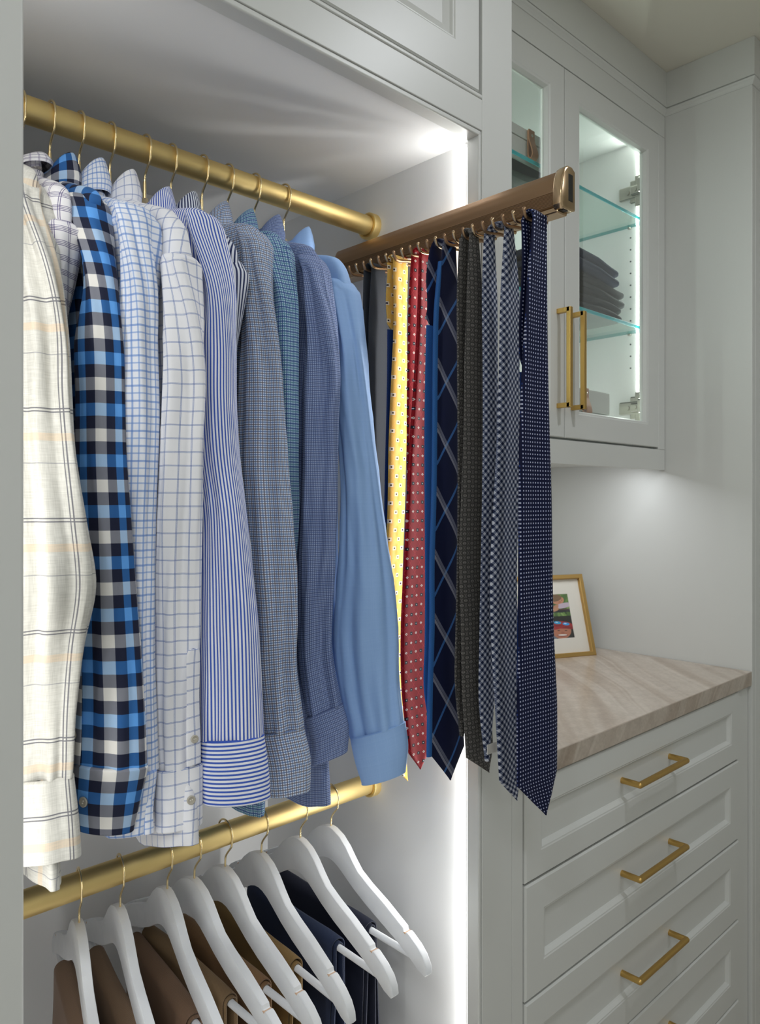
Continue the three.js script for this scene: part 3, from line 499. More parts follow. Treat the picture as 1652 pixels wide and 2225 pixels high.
// front blade rows [y, left x, right x], its point [x, y]; tail: gap behind the blade, half width, end y, cloth below a height
const TIES = [
  { tex: 'charcoal', peg: 2, label: 'plain charcoal grey wool tie, deepest on the rack', r: [[1.909, .849, .883], [1.825, .846, .896], [1.74, .845, .895], [1.571, .846, .892], [1.402, .848, .893], [1.232, .848, .894]], tip: [.893, 1.183], gap: 0.013, tw: 0.019, end: 1.3 },
  { tex: 'yellow', peg: 5, label: 'pale yellow tie with small dark square motifs', r: [[1.909, .846, .883], [1.811, .851, .882], [1.713, .845, .884], [1.615, .84, .881], [1.517, .838, .877], [1.42, .832, .872], [1.323, .828, .87], [1.225, .83, .873], [1.127, .832, .879]], tip: [.884, 1.078], gap: 0.009, tw: 0.017, end: 1.24, low: [1.8, 'twillNavy'] },
  { tex: 'red', peg: 8, label: 'red tie with tiny black and white diamonds', r: [[1.906, .851, .874], [1.811, .851, .872], [1.716, .844, .873], [1.62, .835, .875], [1.526, .828, .88], [1.431, .822, .884], [1.337, .816, .885], [1.242, .818, .883], [1.147, .833, .879]], tip: [.857, 1.117], gap: 0.013, tw: 0.016, end: 1.32 },
  { tex: 'plaidTie', peg: 11, label: 'navy tie with grey diagonal plaid and a bright blue lining', r: [[1.904, .846, .875], [1.81, .84, .882], [1.717, .837, .883], [1.624, .836, .882], [1.53, .834, .882], [1.437, .83, .881], [1.344, .83, .883], [1.25, .826, .893], [1.157, .824, .899]], tip: [.866, 1.112], gap: 0.021, tw: 0.022, end: 1.18, low: [1.79, 'twillBlue'], pipe: 1 },
  { tex: 'medallion', peg: 14, label: 'dark grey tie with a small oval medallion weave', r: [[1.911, .842, .865], [1.819, .839, .878], [1.726, .834, .88], [1.633, .832, .883], [1.54, .827, .887], [1.447, .822, .888], [1.353, .826, .893], [1.26, .829, .895], [1.165, .838, .902]], tip: [.891, 1.131], gap: 0.011, tw: 0.016, end: 1.19 },
  { tex: 'gingham', peg: 17, label: 'navy and white bias gingham tie whose halves hang apart', r: [[1.911, .854, .877], [1.816, .849, .894], [1.719, .846, .893], [1.623, .842, .893], [1.527, .834, .891], [1.432, .827, .886], [1.337, .83, .888], [1.24, .839, .892], [1.143, .848, .894]], tip: [.887, 1.106], gap: 0.028, tw: 0.017, end: 1.16 },
  { tex: 'dots', peg: 20, label: 'navy blue tie with a tight grid of white dots, frontmost on the rack', r: [[1.907, .847, .878], [1.812, .838, .88], [1.719, .829, .882], [1.625, .822, .886], [1.532, .82, .891], [1.439, .819, .893], [1.346, .819, .897], [1.252, .815, .905], [1.159, .815, .905]], tip: [.88, 1.103], gap: 0.014, tw: 0.017, end: 1.15, low: [1.7, 'twillNavy'] },
];
TIES.forEach((S, i) => {
  const t = base('necktie', S.label, 'tie', [0, 0, 0], 'ties on the pull-out rack');
  const mat = TM[S.tex], pz = pegZ(S.peg), zf = pz + 0.012, zr = zf - S.gap - 0.004, yt = PEGY + 0.0075;
  const X = [1, 0, 0], top = S.r[0], xc = (top[1] + top[2]) / 2, hw = (top[2] - top[1]) / 2;
  // blade: from the saddle over the peg down to the point
  const rows = []; const rr = (zf - zr) / 2, zc = (zf + zr) / 2;
  for (let a = 100; a >= 0; a -= 20) { const q = a * Math.PI / 180, rad = Math.min(rr, 0.0135); const z = zc + (rr - rad) * Math.sign(Math.cos(q)) * Math.min(1, Math.abs(Math.cos(q)) * 2) + Math.cos(q) * rad; rows.push({ c: [xc + 0.003, yt - 0.0135 + Math.sin(q) * 0.0135 * 0.9, z], e: X, n: [0, Math.sin(q), Math.cos(q)], a: hw * 0.96, b: 0.003 }); }
  for (const [y, l, r] of S.r.slice(1)) rows.push({ c: [(l + r) / 2, y, zf], e: X, n: [0, 0, 1], a: (r - l) / 2, b: 0.0042 });
  const last = S.r[S.r.length - 1], smoothRows = catmull(rows, 70);
  const tipRows = [0.25, 0.55, 0.8, 0.94, 1].map((f) => { const l = lerp(last[1], S.tip[0], f), r = lerp(last[2], S.tip[0], f); return { c: [(l + r) / 2, lerp(last[0], S.tip[1], f), zf], e: X, n: [0, 0, 1], a: Math.max((r - l) / 2, 0.0004), b: lerp(0.0038, 0.0012, f) }; });
  const wave = (th, s, r) => 0.0022 * sstep(0.1, 0.3, s) * Math.sin(2 * th + i * 1.7 + 2.2 * s) * Math.min(1, r.a / 0.02);
  part('blade', loft([...smoothRows, ...tipRows], { smooth: false, m: 40, pow: 0.9, uMode: 'pos', fold: wave }), mat, t);
  // tail: the narrow half behind
  const tail = (y0, y1, m, name) => {
    const rs = []; const n = 9;
    for (let k = 0; k <= n; k++) { const f = k / n, y = lerp(y0, y1, f), g = sstep(yt, 1.2, y), w = lerp(hw * 0.95, S.tw, sstep(0, 0.25, clamp((yt - y) / 0.3, 0, 1))) * (k === n ? 0.2 : 1); rs.push({ c: [xc + 0.002 - 0.006 * g, y, zr + 0.002 * Math.sin(7 * f + i)], e: X, n: [0, 0, 1], a: w, b: 0.0034 }); }
    return part(name, loft(rs, { n: 50, m: 28, pow: 0.9, uMode: 'pos' }), m, t);
  };
  const saddle = [];
  for (let a = 90; a <= 180; a += 15) { const q = a * Math.PI / 180, rad = Math.min(rr, 0.0135); saddle.push({ c: [xc + 0.003, yt - 0.0135 + Math.sin(q) * 0.0135 * 0.9, zc + (rr - rad) * Math.sign(Math.cos(q) || 0) * Math.min(1, Math.abs(Math.cos(q)) * 2) + Math.cos(q) * rad], e: X, n: [0, Math.sin(q), Math.cos(q)], a: hw * 0.96, b: 0.003 }); }
  part('fold', loft(saddle, { n: 16, m: 28, pow: 0.9, uMode: 'pos' }), mat, t);
  const yl = S.low ? S.low[0] : S.end;
  tail(yt - 0.012, yl, mat, 'tail');
  if (S.low) { const q = tail(yl + 0.004, S.end, TM[S.low[1]], 'lining'); q.userData.label = 'plain blue lining'; }
  if (S.pipe) {
    const rs = S.r.slice(1).map(([y, l]) => ({ c: [l - 0.001, y, zf - 0.003], e: X, n: [0, 0, 1], a: 0.0055, b: 0.0035 }));
    part('lining_edge', loft([{ ...rs[0], c: [rs[0].c[0] + 0.006, 1.885, zf - 0.002], a: 0.002 }, ...rs], { n: 40, m: 20 }), TM.twillBlue, t).userData.label = 'bright blue lining edge';
  }
  if (S.tex === 'gingham') part('loop_label', bx(xc - 0.012, xc + 0.012, 1.172, 1.186, zr + 0.0052, zr + 0.006), M.mat, t);
});

// ------------------------------------------------------------------ trouser hangers and trousers on the lower rod
const TX = [0.412, 0.469, 0.540, 0.584, 0.637, 0.704, 0.782, 0.849];
const hangerShape = (() => {
  const half = [[0.010, 0.967], [0.028, 0.960], [0.044, 0.948], [0.060, 0.931], [0.075, 0.917], [0.1, 0.9045], [0.138, 0.889], [0.176, 0.8705], [0.180, 0.8685], [0.1815, 0.8635], [0.1865, 0.8615], [0.190, 0.8635], [0.193, 0.8625], [0.210, 0.8525], [0.222, 0.842], [0.229, 0.83], [0.2305, 0.820], [0.227, 0.8165], [0.214, 0.8205], [0.195, 0.832], [0.17, 0.8445], [0.13, 0.8605], [0.095, 0.8745], [0.065, 0.889], [0.042, 0.9025], [0.026, 0.9115], [0.012, 0.9165]];
  const cy = 0.968; const pts = [[0, cy], ...half, [0, 0.918]];
  const mir = [...half].reverse().map(([a, b]) => [-a, b]);
  return [...pts, ...mir];
})();
const wearPatch = texture(64, 64, (x, y) => mix([234, 236, 239], [240, 242, 244], vnoise(x * 8, y * 8, 8, 8)), 0.1);
M.whiteWood.map = wearPatch; M.whiteWood.color.set(0xffffff);
const hangerProto = (() => {
  const t = new THREE.Group();
  const g = extrude(hangerShape.map(([z, y]) => [-z, y - RODY[1]]), 0.0085, 0.0022, 2); g.rotateY(Math.PI / 2); g.translate(-0.00425, 0, 0);
  part('body', toCreasedNormals(g, 0.7), M.whiteWood, t);
  const P = [[0, -0.058, 0], [0, -0.038, 0.001], [0, -0.028, 0.007], [0, -0.016, 0.0175]], k = RODR + 0.0028;
  for (let a = -20; a <= 150; a += 17) P.push([0, Math.sin(a * Math.PI / 180) * k, Math.cos(a * Math.PI / 180) * k]);
  part('hook', tube(P, 0.0015, false, 90, 8), M.gold, t);
  part('bar', rod([0, -0.19, -0.197], [0, -0.19, 0.197], 0.0052, 16), M.whiteWood, t);
  for (const s of [-1, 1]) part('notch', bx(-0.0063, 0.0063, 0.8605 - RODY[1], 0.8645 - RODY[1], s * 0.1845 - 0.003, s * 0.1845 + 0.003, 0.001), M.rawWood, t);
  return t;
})();
const ord = ['nearest the wardrobe stile', 'second along the lower rod from the stile', 'third along the lower rod from the stile', 'fourth along the lower rod from the stile', 'fifth along the lower rod from the stile', 'carrying the olive brown trousers', 'carrying the navy trousers', 'last on the lower rod, carrying the darkest trousers'];
const tn = (c1, c2, s) => texture(128, 128, (x, y) => mix(c1, c2, ((x * 64 + y * 64) % 4 < 2 ? 0.3 : 0.6) + 0.4 * (hash(Math.floor(x * 128), Math.floor(y * 128)) - 0.5)), s);
const TRO = [
  [tn([136, 111, 90], [157, 129, 106], 0.05), 'taupe brown cotton trousers folded over the hanger nearest the stile'],
  [tn([129, 106, 83], [150, 122, 97], 0.05), 'soft brown cotton trousers on the second hanger from the stile'],
  [tn([118, 92, 71], [139, 111, 88], 0.05), 'dark taupe trousers on the third hanger from the stile'],
  [tn([127, 102, 71], [146, 120, 88], 0.05), 'khaki brown trousers on the fourth hanger from the stile'],
  [tn([122, 92, 62], [143, 111, 76], 0.05), 'warm brown trousers on the fifth hanger from the stile'],
  [tn([122, 97, 55], [141, 113, 69], 0.05), 'olive brown trousers folded just before the navy pairs'],
  [tn([23, 34, 60], [39, 53, 81], 0.05), 'navy blue wool trousers on the hanger before the last'],
  [tn([16, 20, 37], [28, 34, 55], 0.05), 'near-black navy trousers on the last hanger of the lower rod'],
];
TX.forEach((x, i) => {
  const h = i ? hangerProto.clone() : hangerProto; h.name = numbered('trouser_hanger'); h.position.set(x, RODY[1], RODZ - 0.003); scene.add(h);
  const turn = [-0.24, -0.19, -0.13, 0.0, 0.0, -0.05, -0.03, -0.01][i]; h.rotation.y = turn;
  h.userData = { label: `white wooden hanger with a gold hook, ${ord[i]}`, category: 'hanger', group: 'white wooden hangers on the lower rod' };
  const m = cloth(TRO[i][0], { roughness: 0.85, sheen: 0.1 });
  const t = base('trousers', TRO[i][1], 'trousers', [x, 0, RODZ - 0.003], 'trousers folded over wooden hangers'); t.rotation.y = turn;
  const z0 = [-0.14, -0.142, -0.135, -0.14, -0.136, -0.14, -0.138, -0.139][i], z1 = [0.098, 0.1, 0.103, 0.1, 0.108, 0.1, 0.104, 0.104][i];
  // each folded leg is a slab bent over the bar: profile in x-y, swept along z
  const leg = (R0, R1, yb, dz, ph) => {
    const P = []; const outer = [], inner = [];
    const yTop = RODY[1] - 0.19, bell = (q) => 0.0035 * Math.sin(q);
    for (let k = 0; k <= 12; k++) { const f = k / 12; outer.push([-R1 - 0.006 * sstep(0, 1, f), yTop - lerp(0, yTop - yb, 1 - f)]); inner.push([-R0 - 0.006 * sstep(0, 1, f) * 0.6, yTop - lerp(0, yTop - yb, 1 - f)]); }
    outer.forEach((p, k) => { const f = 1 - k / 12; p[0] = -R1 - 0.007 * sstep(0, 0.5, f); inner[k][0] = -R0 - 0.005 * sstep(0, 0.5, f); });
    const arcO = [], arcI = []; for (let a = 165; a > 0; a -= 15) { const q = a * Math.PI / 180; arcO.push([Math.cos(q) * R1, yTop + Math.sin(q) * R1]); arcI.push([Math.cos(q) * R0, yTop + Math.sin(q) * R0]); }
    const path = [...outer, ...arcO, ...[...outer].reverse().map(([a, b]) => [-a, b])], inn = [...inner, ...arcI, ...[...inner].reverse().map(([a, b]) => [-a, b])];
    const n = path.length, nz = 14, pos = [], uv = [], idx = []; let s = 0; const S = path.map((p, k) => (s += k ? Math.hypot(p[0] - path[k - 1][0], p[1] - path[k - 1][1]) : 0));
    const put = (arr, sgn) => { for (let j = 0; j <= nz; j++) for (let k = 0; k < n; k++) {
      const f = j / nz, low = sstep(yTop, yTop - 0.25, path[k][1]), z = lerp(z0 + dz, z1 + dz, f) + 0.004 * Math.sin(3 * f + ph) * low;
      const e = sgn * 0.0022 * (1 - Math.min(1, Math.min(f, 1 - f) * 8)), w = 0.004 * low * Math.sin(f * 9 + ph + (k > n / 2 ? 1.5 : 0)) + 0.0012 * Math.sin(f * 5 + ph);
      const mid = [(path[k][0] + inn[k][0]) / 2, (path[k][1] + inn[k][1]) / 2], d = [arr[k][0] - mid[0], arr[k][1] - mid[1]], q = 1 - Math.abs(e) / 0.0022 * 0.5;
      pos.push(mid[0] + d[0] * q + (k > n / 2 ? w : -w * 0.7), mid[1] + d[1] * q + (low ? 0 : 0.0008 * Math.sin(f * 7 + ph)), z); uv.push(f * 0.24, S[k]);
    } };
    put(path, 1); put(inn, -1); const off = (nz + 1) * n;
    for (let j = 0; j < nz; j++) for (let k = 0; k + 1 < n; k++) { const a = j * n + k; idx.push(a, a + n, a + 1, a + 1, a + n, a + n + 1); const b = off + a; idx.push(b, b + 1, b + n, b + 1, b + n + 1, b + n); }
    for (let k = 0; k + 1 < n; k++) { idx.push(k, k + 1, off + k, k + 1, off + k + 1, off + k); const a = nz * n + k; idx.push(a, off + a, a + 1, a + 1, off + a, off + a + 1); }
    for (let j = 0; j < nz; j++) for (const k of [0, n - 1]) { const a = j * n + k; idx.push(a, off + a, a + n, a + n, off + a, off + a + n); }
    const g = new THREE.BufferGeometry(); g.setAttribute('position', new THREE.Float32BufferAttribute(pos, 3)); g.setAttribute('uv', new THREE.Float32BufferAttribute(uv, 2)); g.setIndex(idx); g.computeVertexNormals(); return g;
  };
  part('leg', leg(0.0056, 0.0098, 0.36 + i * 0.006, 0, i), m, t);
  part('leg', leg(0.0102, 0.0142, 0.35 + i * 0.006, -0.004, i + 2), m, t);
});

// ------------------------------------------------------------------ drawer cabinet under the stone worktop
function pull(len, proj, r) {                             // round bar pull with two square-cornered returns, along x, towards +z
  const P = [[-len / 2, 0, 0], [-len / 2, 0, proj - 0.001], [-len / 2 + 0.001, 0, proj], [len / 2 - 0.001, 0, proj], [len / 2, 0, proj - 0.001], [len / 2, 0, 0]];
  const a = rod(P[0], [-len / 2, 0, proj], r, 20), b = rod(P[5], [len / 2, 0, proj], r, 20), c = rod([-len / 2, 0, proj], [len / 2, 0, proj], r, 20);
  const s = [-1, 1].map((q) => new THREE.SphereGeometry(r, 20, 14).translate(q * len / 2, 0, proj));
  return merge([a, b, c, ...s]);
}
{
  const t = base('drawer_cabinet', 'white cabinet of inset-panel drawers with brass bar pulls under the stone worktop', 'cabinet');
  const X0 = 1.0185, X1 = 2.017;
  part('carcass', merge([bx(X0, X0 + 0.02, 0.0, 1.062, -1.345, -0.78), bx(X1 - 0.02, X1, 0.0, 1.062, -1.345, -0.78), bx(X0, X1, 0.0, 1.062, -1.345, -1.29), bx(X0 + 0.02, X1 - 0.02, 1.045, 1.062, -1.29, -0.78), bx(X0 + 0.02, X1 - 0.02, 0.08, 0.098, -1.29, -0.78)]), M.paint, t);
  part('stile', bx(X0, 1.048, 0, 1.062, -0.778, FZ, 0.001), M.paint, t);
  part('stile', bx(1.9495, X1, 0, 1.062, -0.778, FZ - 0.002, 0.002), M.paint, t);
  part('toe_board', bx(1.048, 1.9495, 0, 0.095, -0.778, FZ - 0.001), M.paint, t);
  const ys = [1.0605, 0.8905, 0.6935, 0.4965, 0.2995, 0.1];
  for (let i = 0; i < 5; i++) {
    const y1 = ys[i] - 0.0022, y0 = ys[i + 1] + 0.0018, w = 0.896, h = y1 - y0, ins = i ? 0.052 : 0.044;
    const g = ringFront(w, h, [[0, -0.022], [0, 0.001], [0.003, 0.004], [ins, 0.004], [ins + 0.002, 0.0028], [ins + 0.0042, 0.0026], [ins + 0.0085, -0.0035], [ins + 0.0105, -0.0055]]);
    const d = part('drawer', g.translate(1.4985, (y0 + y1) / 2, FZ), M.paint, t);
    part('pull_handle', pull(0.204, 0.038, 0.0062).translate(1.4875, (y0 + y1) / 2 + 0.004, FZ - 0.0055), M.brassPull, d);
  }
}
const stone = texture(1024, 1024, (x, y) => {
  const u = (x + y) * 0.7, v = (x - y) * 0.7;             // veins run diagonally across the slab
  const w = v * 22 + (vnoise(u * 2, v * 5) - 0.5) * 1.6 + (vnoise(u * 7, v * 16) - 0.5) * 0.5;
  const b = vnoise(w * 1.1, u * 0.9 + 40), f = vnoise(w * 5.2, u * 3 + 9), g = vnoise(x * 260, y * 260), k = vnoise(x * 60, y * 60);
  let c = mix([178, 164, 150], [198, 186, 172], b * 0.5 + f * 0.6);
  c = mix(c, [152, 132, 114], sstep(0.6, 0.9, vnoise(w * 2.1 + 70, u * 1.3)) * 0.45);
  c = mix(c, [212, 202, 190], sstep(0.66, 0.9, vnoise(w * 3.1 + 20, u * 2)) * 0.4);
  return c.map((q) => q + (g - 0.5) * 12 + (k - 0.5) * 12);
}, 1);
{
  const g = bx(1.0185, 2.0175, 1.0625, 1.0985, -1.346, -0.7415, 0.0022), p = g.attributes.position, n = g.attributes.normal, uv = g.attributes.uv;
  for (let i = 0; i < p.count; i++) { const ax = Math.abs(n.getX(i)), ay = Math.abs(n.getY(i)), az = Math.abs(n.getZ(i)); if (ay >= ax && ay >= az) uv.setXY(i, p.getX(i) - 1, -p.getZ(i) - 0.7); else if (az >= ax) uv.setXY(i, p.getX(i) - 1, p.getY(i) + 0.2 ); else uv.setXY(i, -p.getZ(i), p.getY(i)); }
  solo('stone_worktop', g, std({ map: stone, roughness: 0.28 }), 'beige veined stone worktop on the drawer cabinet', 'worktop');
}

// ------------------------------------------------------------------ tall cabinet closing the niche on the right, crown moulding
{
  const t = base('tall_cabinet', 'plain white tall cabinet side closing the niche beside the worktop', 'cabinet');
  part('side_panel', bx(2.02, 2.042, 0, CEIL - 0.002, -1.345, -0.742, 0.0015), M.paint, t);
  part('stile', bx(2.0421, 2.08, 0, CEIL - 0.002, -0.767, -0.742, 0.002), M.paint, t);
  part('door', ringFront(0.5, 2.3, [[0, -0.02], [0, -0.002], [0.002, 0], [0.06, 0], [0.066, -0.006]]).translate(2.333, 1.3, -0.745), M.paint, t);
  part('back', bx(2.042, 2.62, 0, CEIL - 0.002, -1.345, -1.32), M.paint, t);
  part('side_panel', bx(2.6, 2.62, 0, CEIL - 0.002, -1.32, -0.768), M.paint, t);
}
{
  // stepped crown: cove, shadow gap, frieze; runs along the glass cabinet, returns along the tall cabinet and turns its corner
  const prof = [[0, 2.588], [0.002, 2.588], [0.003, 2.592], [0.006, 2.597], [0.0095, 2.6], [0.0105, 2.6035], [0.004, 2.6045], [0.004, 2.6075], [0.0085, 2.6085], [0.0085, CEIL - 0.0005], [0, CEIL - 0.0005]];
  const run = [[1.0185, -0.972, 0, 1], [2.02, -0.972, -1, 1], [2.02, -0.742, -1, 1], [2.62, -0.742, 0, 1]];
  const pos = [], idx = [], m = prof.length;
  run.forEach(([x, z, dx, dz]) => prof.forEach(([o, y]) => pos.push(x + dx * o, y, z + dz * o)));
  for (let s = 0; s + 1 < run.length; s++) for (let k = 0; k + 1 < m; k++) { const a = s * m + k; idx.push(a, a + m, a + 1, a + 1, a + m, a + m + 1); }
  const g = new THREE.BufferGeometry(); g.setAttribute('position', new THREE.Float32BufferAttribute(pos, 3)); g.setIndex(idx);
  g.setAttribute('uv', new THREE.Float32BufferAttribute(new Float32Array(pos.length / 3 * 2), 2)); g.computeVertexNormals();
  structure('trim_1', toCreasedNormals(g, 0.4), M.paint);
}

// ------------------------------------------------------------------ glass-fronted wall cabinet
const CZ = -0.972, CB = 1.69;                             // door plane, cabinet floor
{
  const t = base('glass_cabinet', 'white wall cabinet with two lit glass doors above the worktop', 'cabinet');
  const X0 = 1.0205, X1 = 2.0185, YB = 1.615, YT = 2.6;
  part('side_panel', bx(X0, X0 + 0.018, YB + 0.03, YT, -1.346, CZ - 0.02), M.melamine, t);
  const holes = []; for (let k = 0; k < 16; k++) { const y = 1.903 + k * 0.0332; for (const z of [-1.056, -1.25]) holes.push([y, z]); }
  const sp = part('side_panel', bx(1.986, X1, YB + 0.03, YT, -1.346, CZ - 0.02), M.melamine, t);
  part('pin_holes', merge(holes.map(([y, z]) => new THREE.CylinderGeometry(0.0024, 0.0024, 0.0012, 10).rotateZ(Math.PI / 2).translate(1.9858, y, z))), M.boxDark, sp);
  part('back_panel', bx(X0 + 0.018, 1.986, YB + 0.03, YT, -1.346, -1.296), M.melamine, t);
  part('bottom_panel', bx(X0 + 0.018, 1.986, CB - 0.018, CB, -1.296, CZ - 0.02), M.melamine, t);
  part('top_panel', bx(X0 + 0.018, 1.986, 2.53, 2.548, -1.296, CZ - 0.02), M.melamine, t);
  part('underside', bx(X0 + 0.018, 1.986, 1.632, 1.65, -1.346, CZ - 0.02), M.paint, t);
  part('frame_rail', bx(X0, X1, YB, 1.671, CZ - 0.02, CZ, 0.0015), M.paint, t);
  part('frame_rail', bx(X0, X1, 2.5295, YT, CZ - 0.02, CZ, 0.0015), M.paint, t);
  part('frame_stile', bx(X0, 1.0585, 1.6713, 2.529, CZ - 0.02, CZ, 0.0015), M.paint, t);
  part('frame_stile', bx(1.9815, X1, 1.6713, 2.529, CZ - 0.02, CZ, 0.0015), M.paint, t);
  const y0 = 1.676, y1 = 2.5265, H = y1 - y0;
  for (const [k, x0, x1] of [[0, 1.061, 1.5182], [1, 1.5212, 1.979]]) {
    const w = x1 - x0, fr = 0.0635;
    const g = ringFront(w, H, [[0, -0.018], [0, -0.0005], [0.002, 0.0015], [fr - 0.006, 0.0015], [fr - 0.004, 0.0], [fr, -0.001], [fr + 0.004, -0.009], [fr + 0.004, -0.018]], true);
    const d = part('door', g.translate((x0 + x1) / 2, (y0 + y1) / 2, CZ), M.paint, t);
    part('glass_pane', bx(x0 + fr - 0.002, x1 - fr + 0.002, y0 + fr - 0.002, y1 - fr + 0.002, CZ - 0.0135, CZ - 0.0128), M.glass, d);
    const hx = k ? 1.5485 : 1.4905, s = 0.0055, ht = 1.9665, hb = 1.741, pz = 0.036, z0 = CZ + 0.0015;
    part('handle', merge([bx(hx - s, hx + s, hb, ht, z0 + pz - 2 * s, z0 + pz, 0.0012), bx(hx - s, hx + s, ht - 2 * s, ht, z0 - 0.001, z0 + pz - 0.002, 0.0012), bx(hx - s, hx + s, hb, hb + 2 * s, z0 - 0.001, z0 + pz - 0.002, 0.0012)]), M.brassPull, d);
    for (const hy of [2.392, 1.79]) {                      // concealed hinges: cup, arm, mounting plate with screws
      const q = k ? 1 : -1, px = k ? 1.986 : X0 + 0.018, gs = [
        bx(-0.0035, 0.0035, -0.021, 0.021, -0.066, -0.031, 0.0025), bx(-0.006, 0.004, -0.012, 0.012, -0.092, -0.03, 0.003), bx(-0.016, -0.004, -0.0085, 0.0085, -0.062, -0.022, 0.004),
        bx(-0.044, -0.008, -0.013, 0.013, -0.033, -0.0185, 0.004), rod([-0.006, 0, -0.07], [-0.0095, 0, -0.07], 0.0042, 14), rod([-0.006, 0, -0.048], [-0.0185, 0, -0.048], 0.0036, 14), bx(-0.005, 0.001, -0.029, 0.029, -0.054, -0.04, 0.003)];
      const hg = merge(gs); hg.scale(1, 1.5, 1.25); if (q < 0) hg.scale(-1, 1, 1), hg.index; hg.translate(px - 0.004 * q, hy, CZ);
      part('hinge', hg, M.nickel, d);
    }
  }
}
ledStrip('led_light_strip', 'bright vertical light strip inside the right edge of the glass cabinet', 1.983, 1.695, 2.525, -1.033, unit([-1, 0, -0.12]), LED.cabinet, true, 0.005, 8, 0xf2fff6);
ledStrip('led_light_strip', 'vertical light strip inside the hidden left edge of the glass cabinet', 1.0415, 1.695, 2.525, -1.033, unit([1, 0, -0.12]), LED.cabinet, true, 0.005, 8, 0xf2fff6);
ledStrip('led_light_strip', 'light strip under the glass cabinet washing the niche wall', 1.6285, 1.06, 1.96, -1.02, unit([0, -1, -0.25]), LED.under, false, 0.012, 3, DAY);

const SHELVES = [2.2965, 1.999];
SHELVES.forEach((y, k) => {
  const t = base('glass_shelf', `${k ? 'lower' : 'upper'} clear glass shelf with a teal polished edge in the cabinet`, 'shelf', [0, y, 0], 'glass shelves in the wall cabinet');
  part('pane', bx(1.0405, 1.984, 0.0, 0.0085, -1.285, -1.0115), M.shelfGlass, t);
  part('polished_edge', bx(1.0405, 1.984, 0.0, 0.0085, -1.0113, -1.009, 0.0008), M.glassEdge, t);
  part('polished_edge', bx(1.984, 1.9855, 0.0, 0.0085, -1.285, -1.0115), M.glassEdge, t);
  for (const x of [1.0445, 1.98]) for (const z of [-1.056, -1.25]) part('shelf_pin', merge([rod([x - 0.006, -0.003, z], [x + 0.006, -0.003, z], 0.0024, 12), bx(x - 0.004, x + 0.004, -0.006, -0.0002, z - 0.004, z + 0.004, 0.001)]), M.nickel, t);
});

// folded knitwear: soft slabs with a rounded fold to the front and drooping ends
const knit = (c1, c2) => texture(128, 128, (x, y) => mix(c1, c2, (Math.abs(((x * 24) % 1) - 0.5) + Math.abs(((y * 32 + ((x * 24) % 1)) % 1) - 0.5)) * 0.8 + 0.2 * hash(Math.floor(x * 128), Math.floor(y * 128))), 0.05);
const KN = [knit([22, 25, 28], [40, 43, 46]), knit([26, 29, 31], [44, 47, 49]), knit([24, 29, 40], [40, 46, 60]), knit([24, 30, 48], [40, 50, 72])].map((m) => cloth(m, { roughness: 0.97, sheen: 0, specularIntensity: 0.3 }));
function sweater(x0, x1, y, h, z0, z1, mat, label, group, ph) {
  const t = base('folded_sweater', label, 'sweater', [0, 0, 0], group);
  const slab = (dy, hh, inset, name, zoff) => {
    const rows = [];
    for (const f of [0, 0.008, 0.025, 0.05, 0.08, 0.2, 0.4, 0.6, 0.8, 0.92, 0.95, 0.975, 0.992, 1]) {
      const e = Math.min(1, Math.min(f, 1 - f) / 0.08), rr = Math.sqrt(1 - (1 - e) ** 2), z = lerp(z1 + zoff, z0, f);
      rows.push({ c: [(x0 + x1) / 2 + 0.006 * Math.sin(5 * f + ph), y + dy + hh / 2, z], e: [1, 0, 0], n: [0, 1, 0], a: (x1 - x0) / 2 - inset - (1 - rr) * 0.012, b: Math.max(hh / 2 * (0.2 + 0.8 * rr), 0.003) });
    }
    const g = loft(rows, { n: 40, m: 72, pow: 0.5, uMode: 'pos', cap: true, fold: (th, s) => 0.0016 * Math.sin(3 * th + ph + 4 * s) });
    const p = g.attributes.position; for (let i = 0; i < p.count; i++) { const f = (p.getX(i) - (x0 + x1) / 2) / ((x1 - x0) / 2); p.setY(i, p.getY(i) - 0.2 * (y - 2.01) * sstep(0.1, 1, f) + 0.0025 * Math.sin(p.getX(i) * 22 + ph)); }
    g.computeVertexNormals(); return part(name, g, mat, t);
  };
  slab(0, h * 0.54, 0.004, 'lower_fold', 0.004); slab(h * 0.47, h * 0.53, 0.0, 'upper_fold', 0);
}
const yS = SHELVES[1] + 0.0105;
[[0, 1.59, 1.905, 0.05, 'charcoal knit sweater at the bottom of the right stack on the glass shelf'], [1, 1.585, 1.925, 0.058, 'dark grey knit sweater in the middle of the right stack on the glass shelf'], [3, 1.60, 1.892, 0.058, 'navy knit sweater on top of the right stack on the glass shelf']].reduce((y, [k, a, b, h, l], i) => { sweater(a, b, y, h, -1.26, -1.035 - 0.006 * (i % 2), KN[k], l, 'sweaters folded on the lower glass shelf', i * 1.7); return y + h; }, yS);
[[1, 1.10, 1.44, 'grey knit sweater at the bottom of the left stack behind the ties'], [0, 1.11, 1.43, 'charcoal knit sweater on top of the left stack behind the ties']].forEach(([k, a, b, l], i) => sweater(a, b, yS + i * 0.056, 0.056, -1.26, -1.03, KN[k], l, 'sweaters folded on the lower glass shelf', 3 + i));

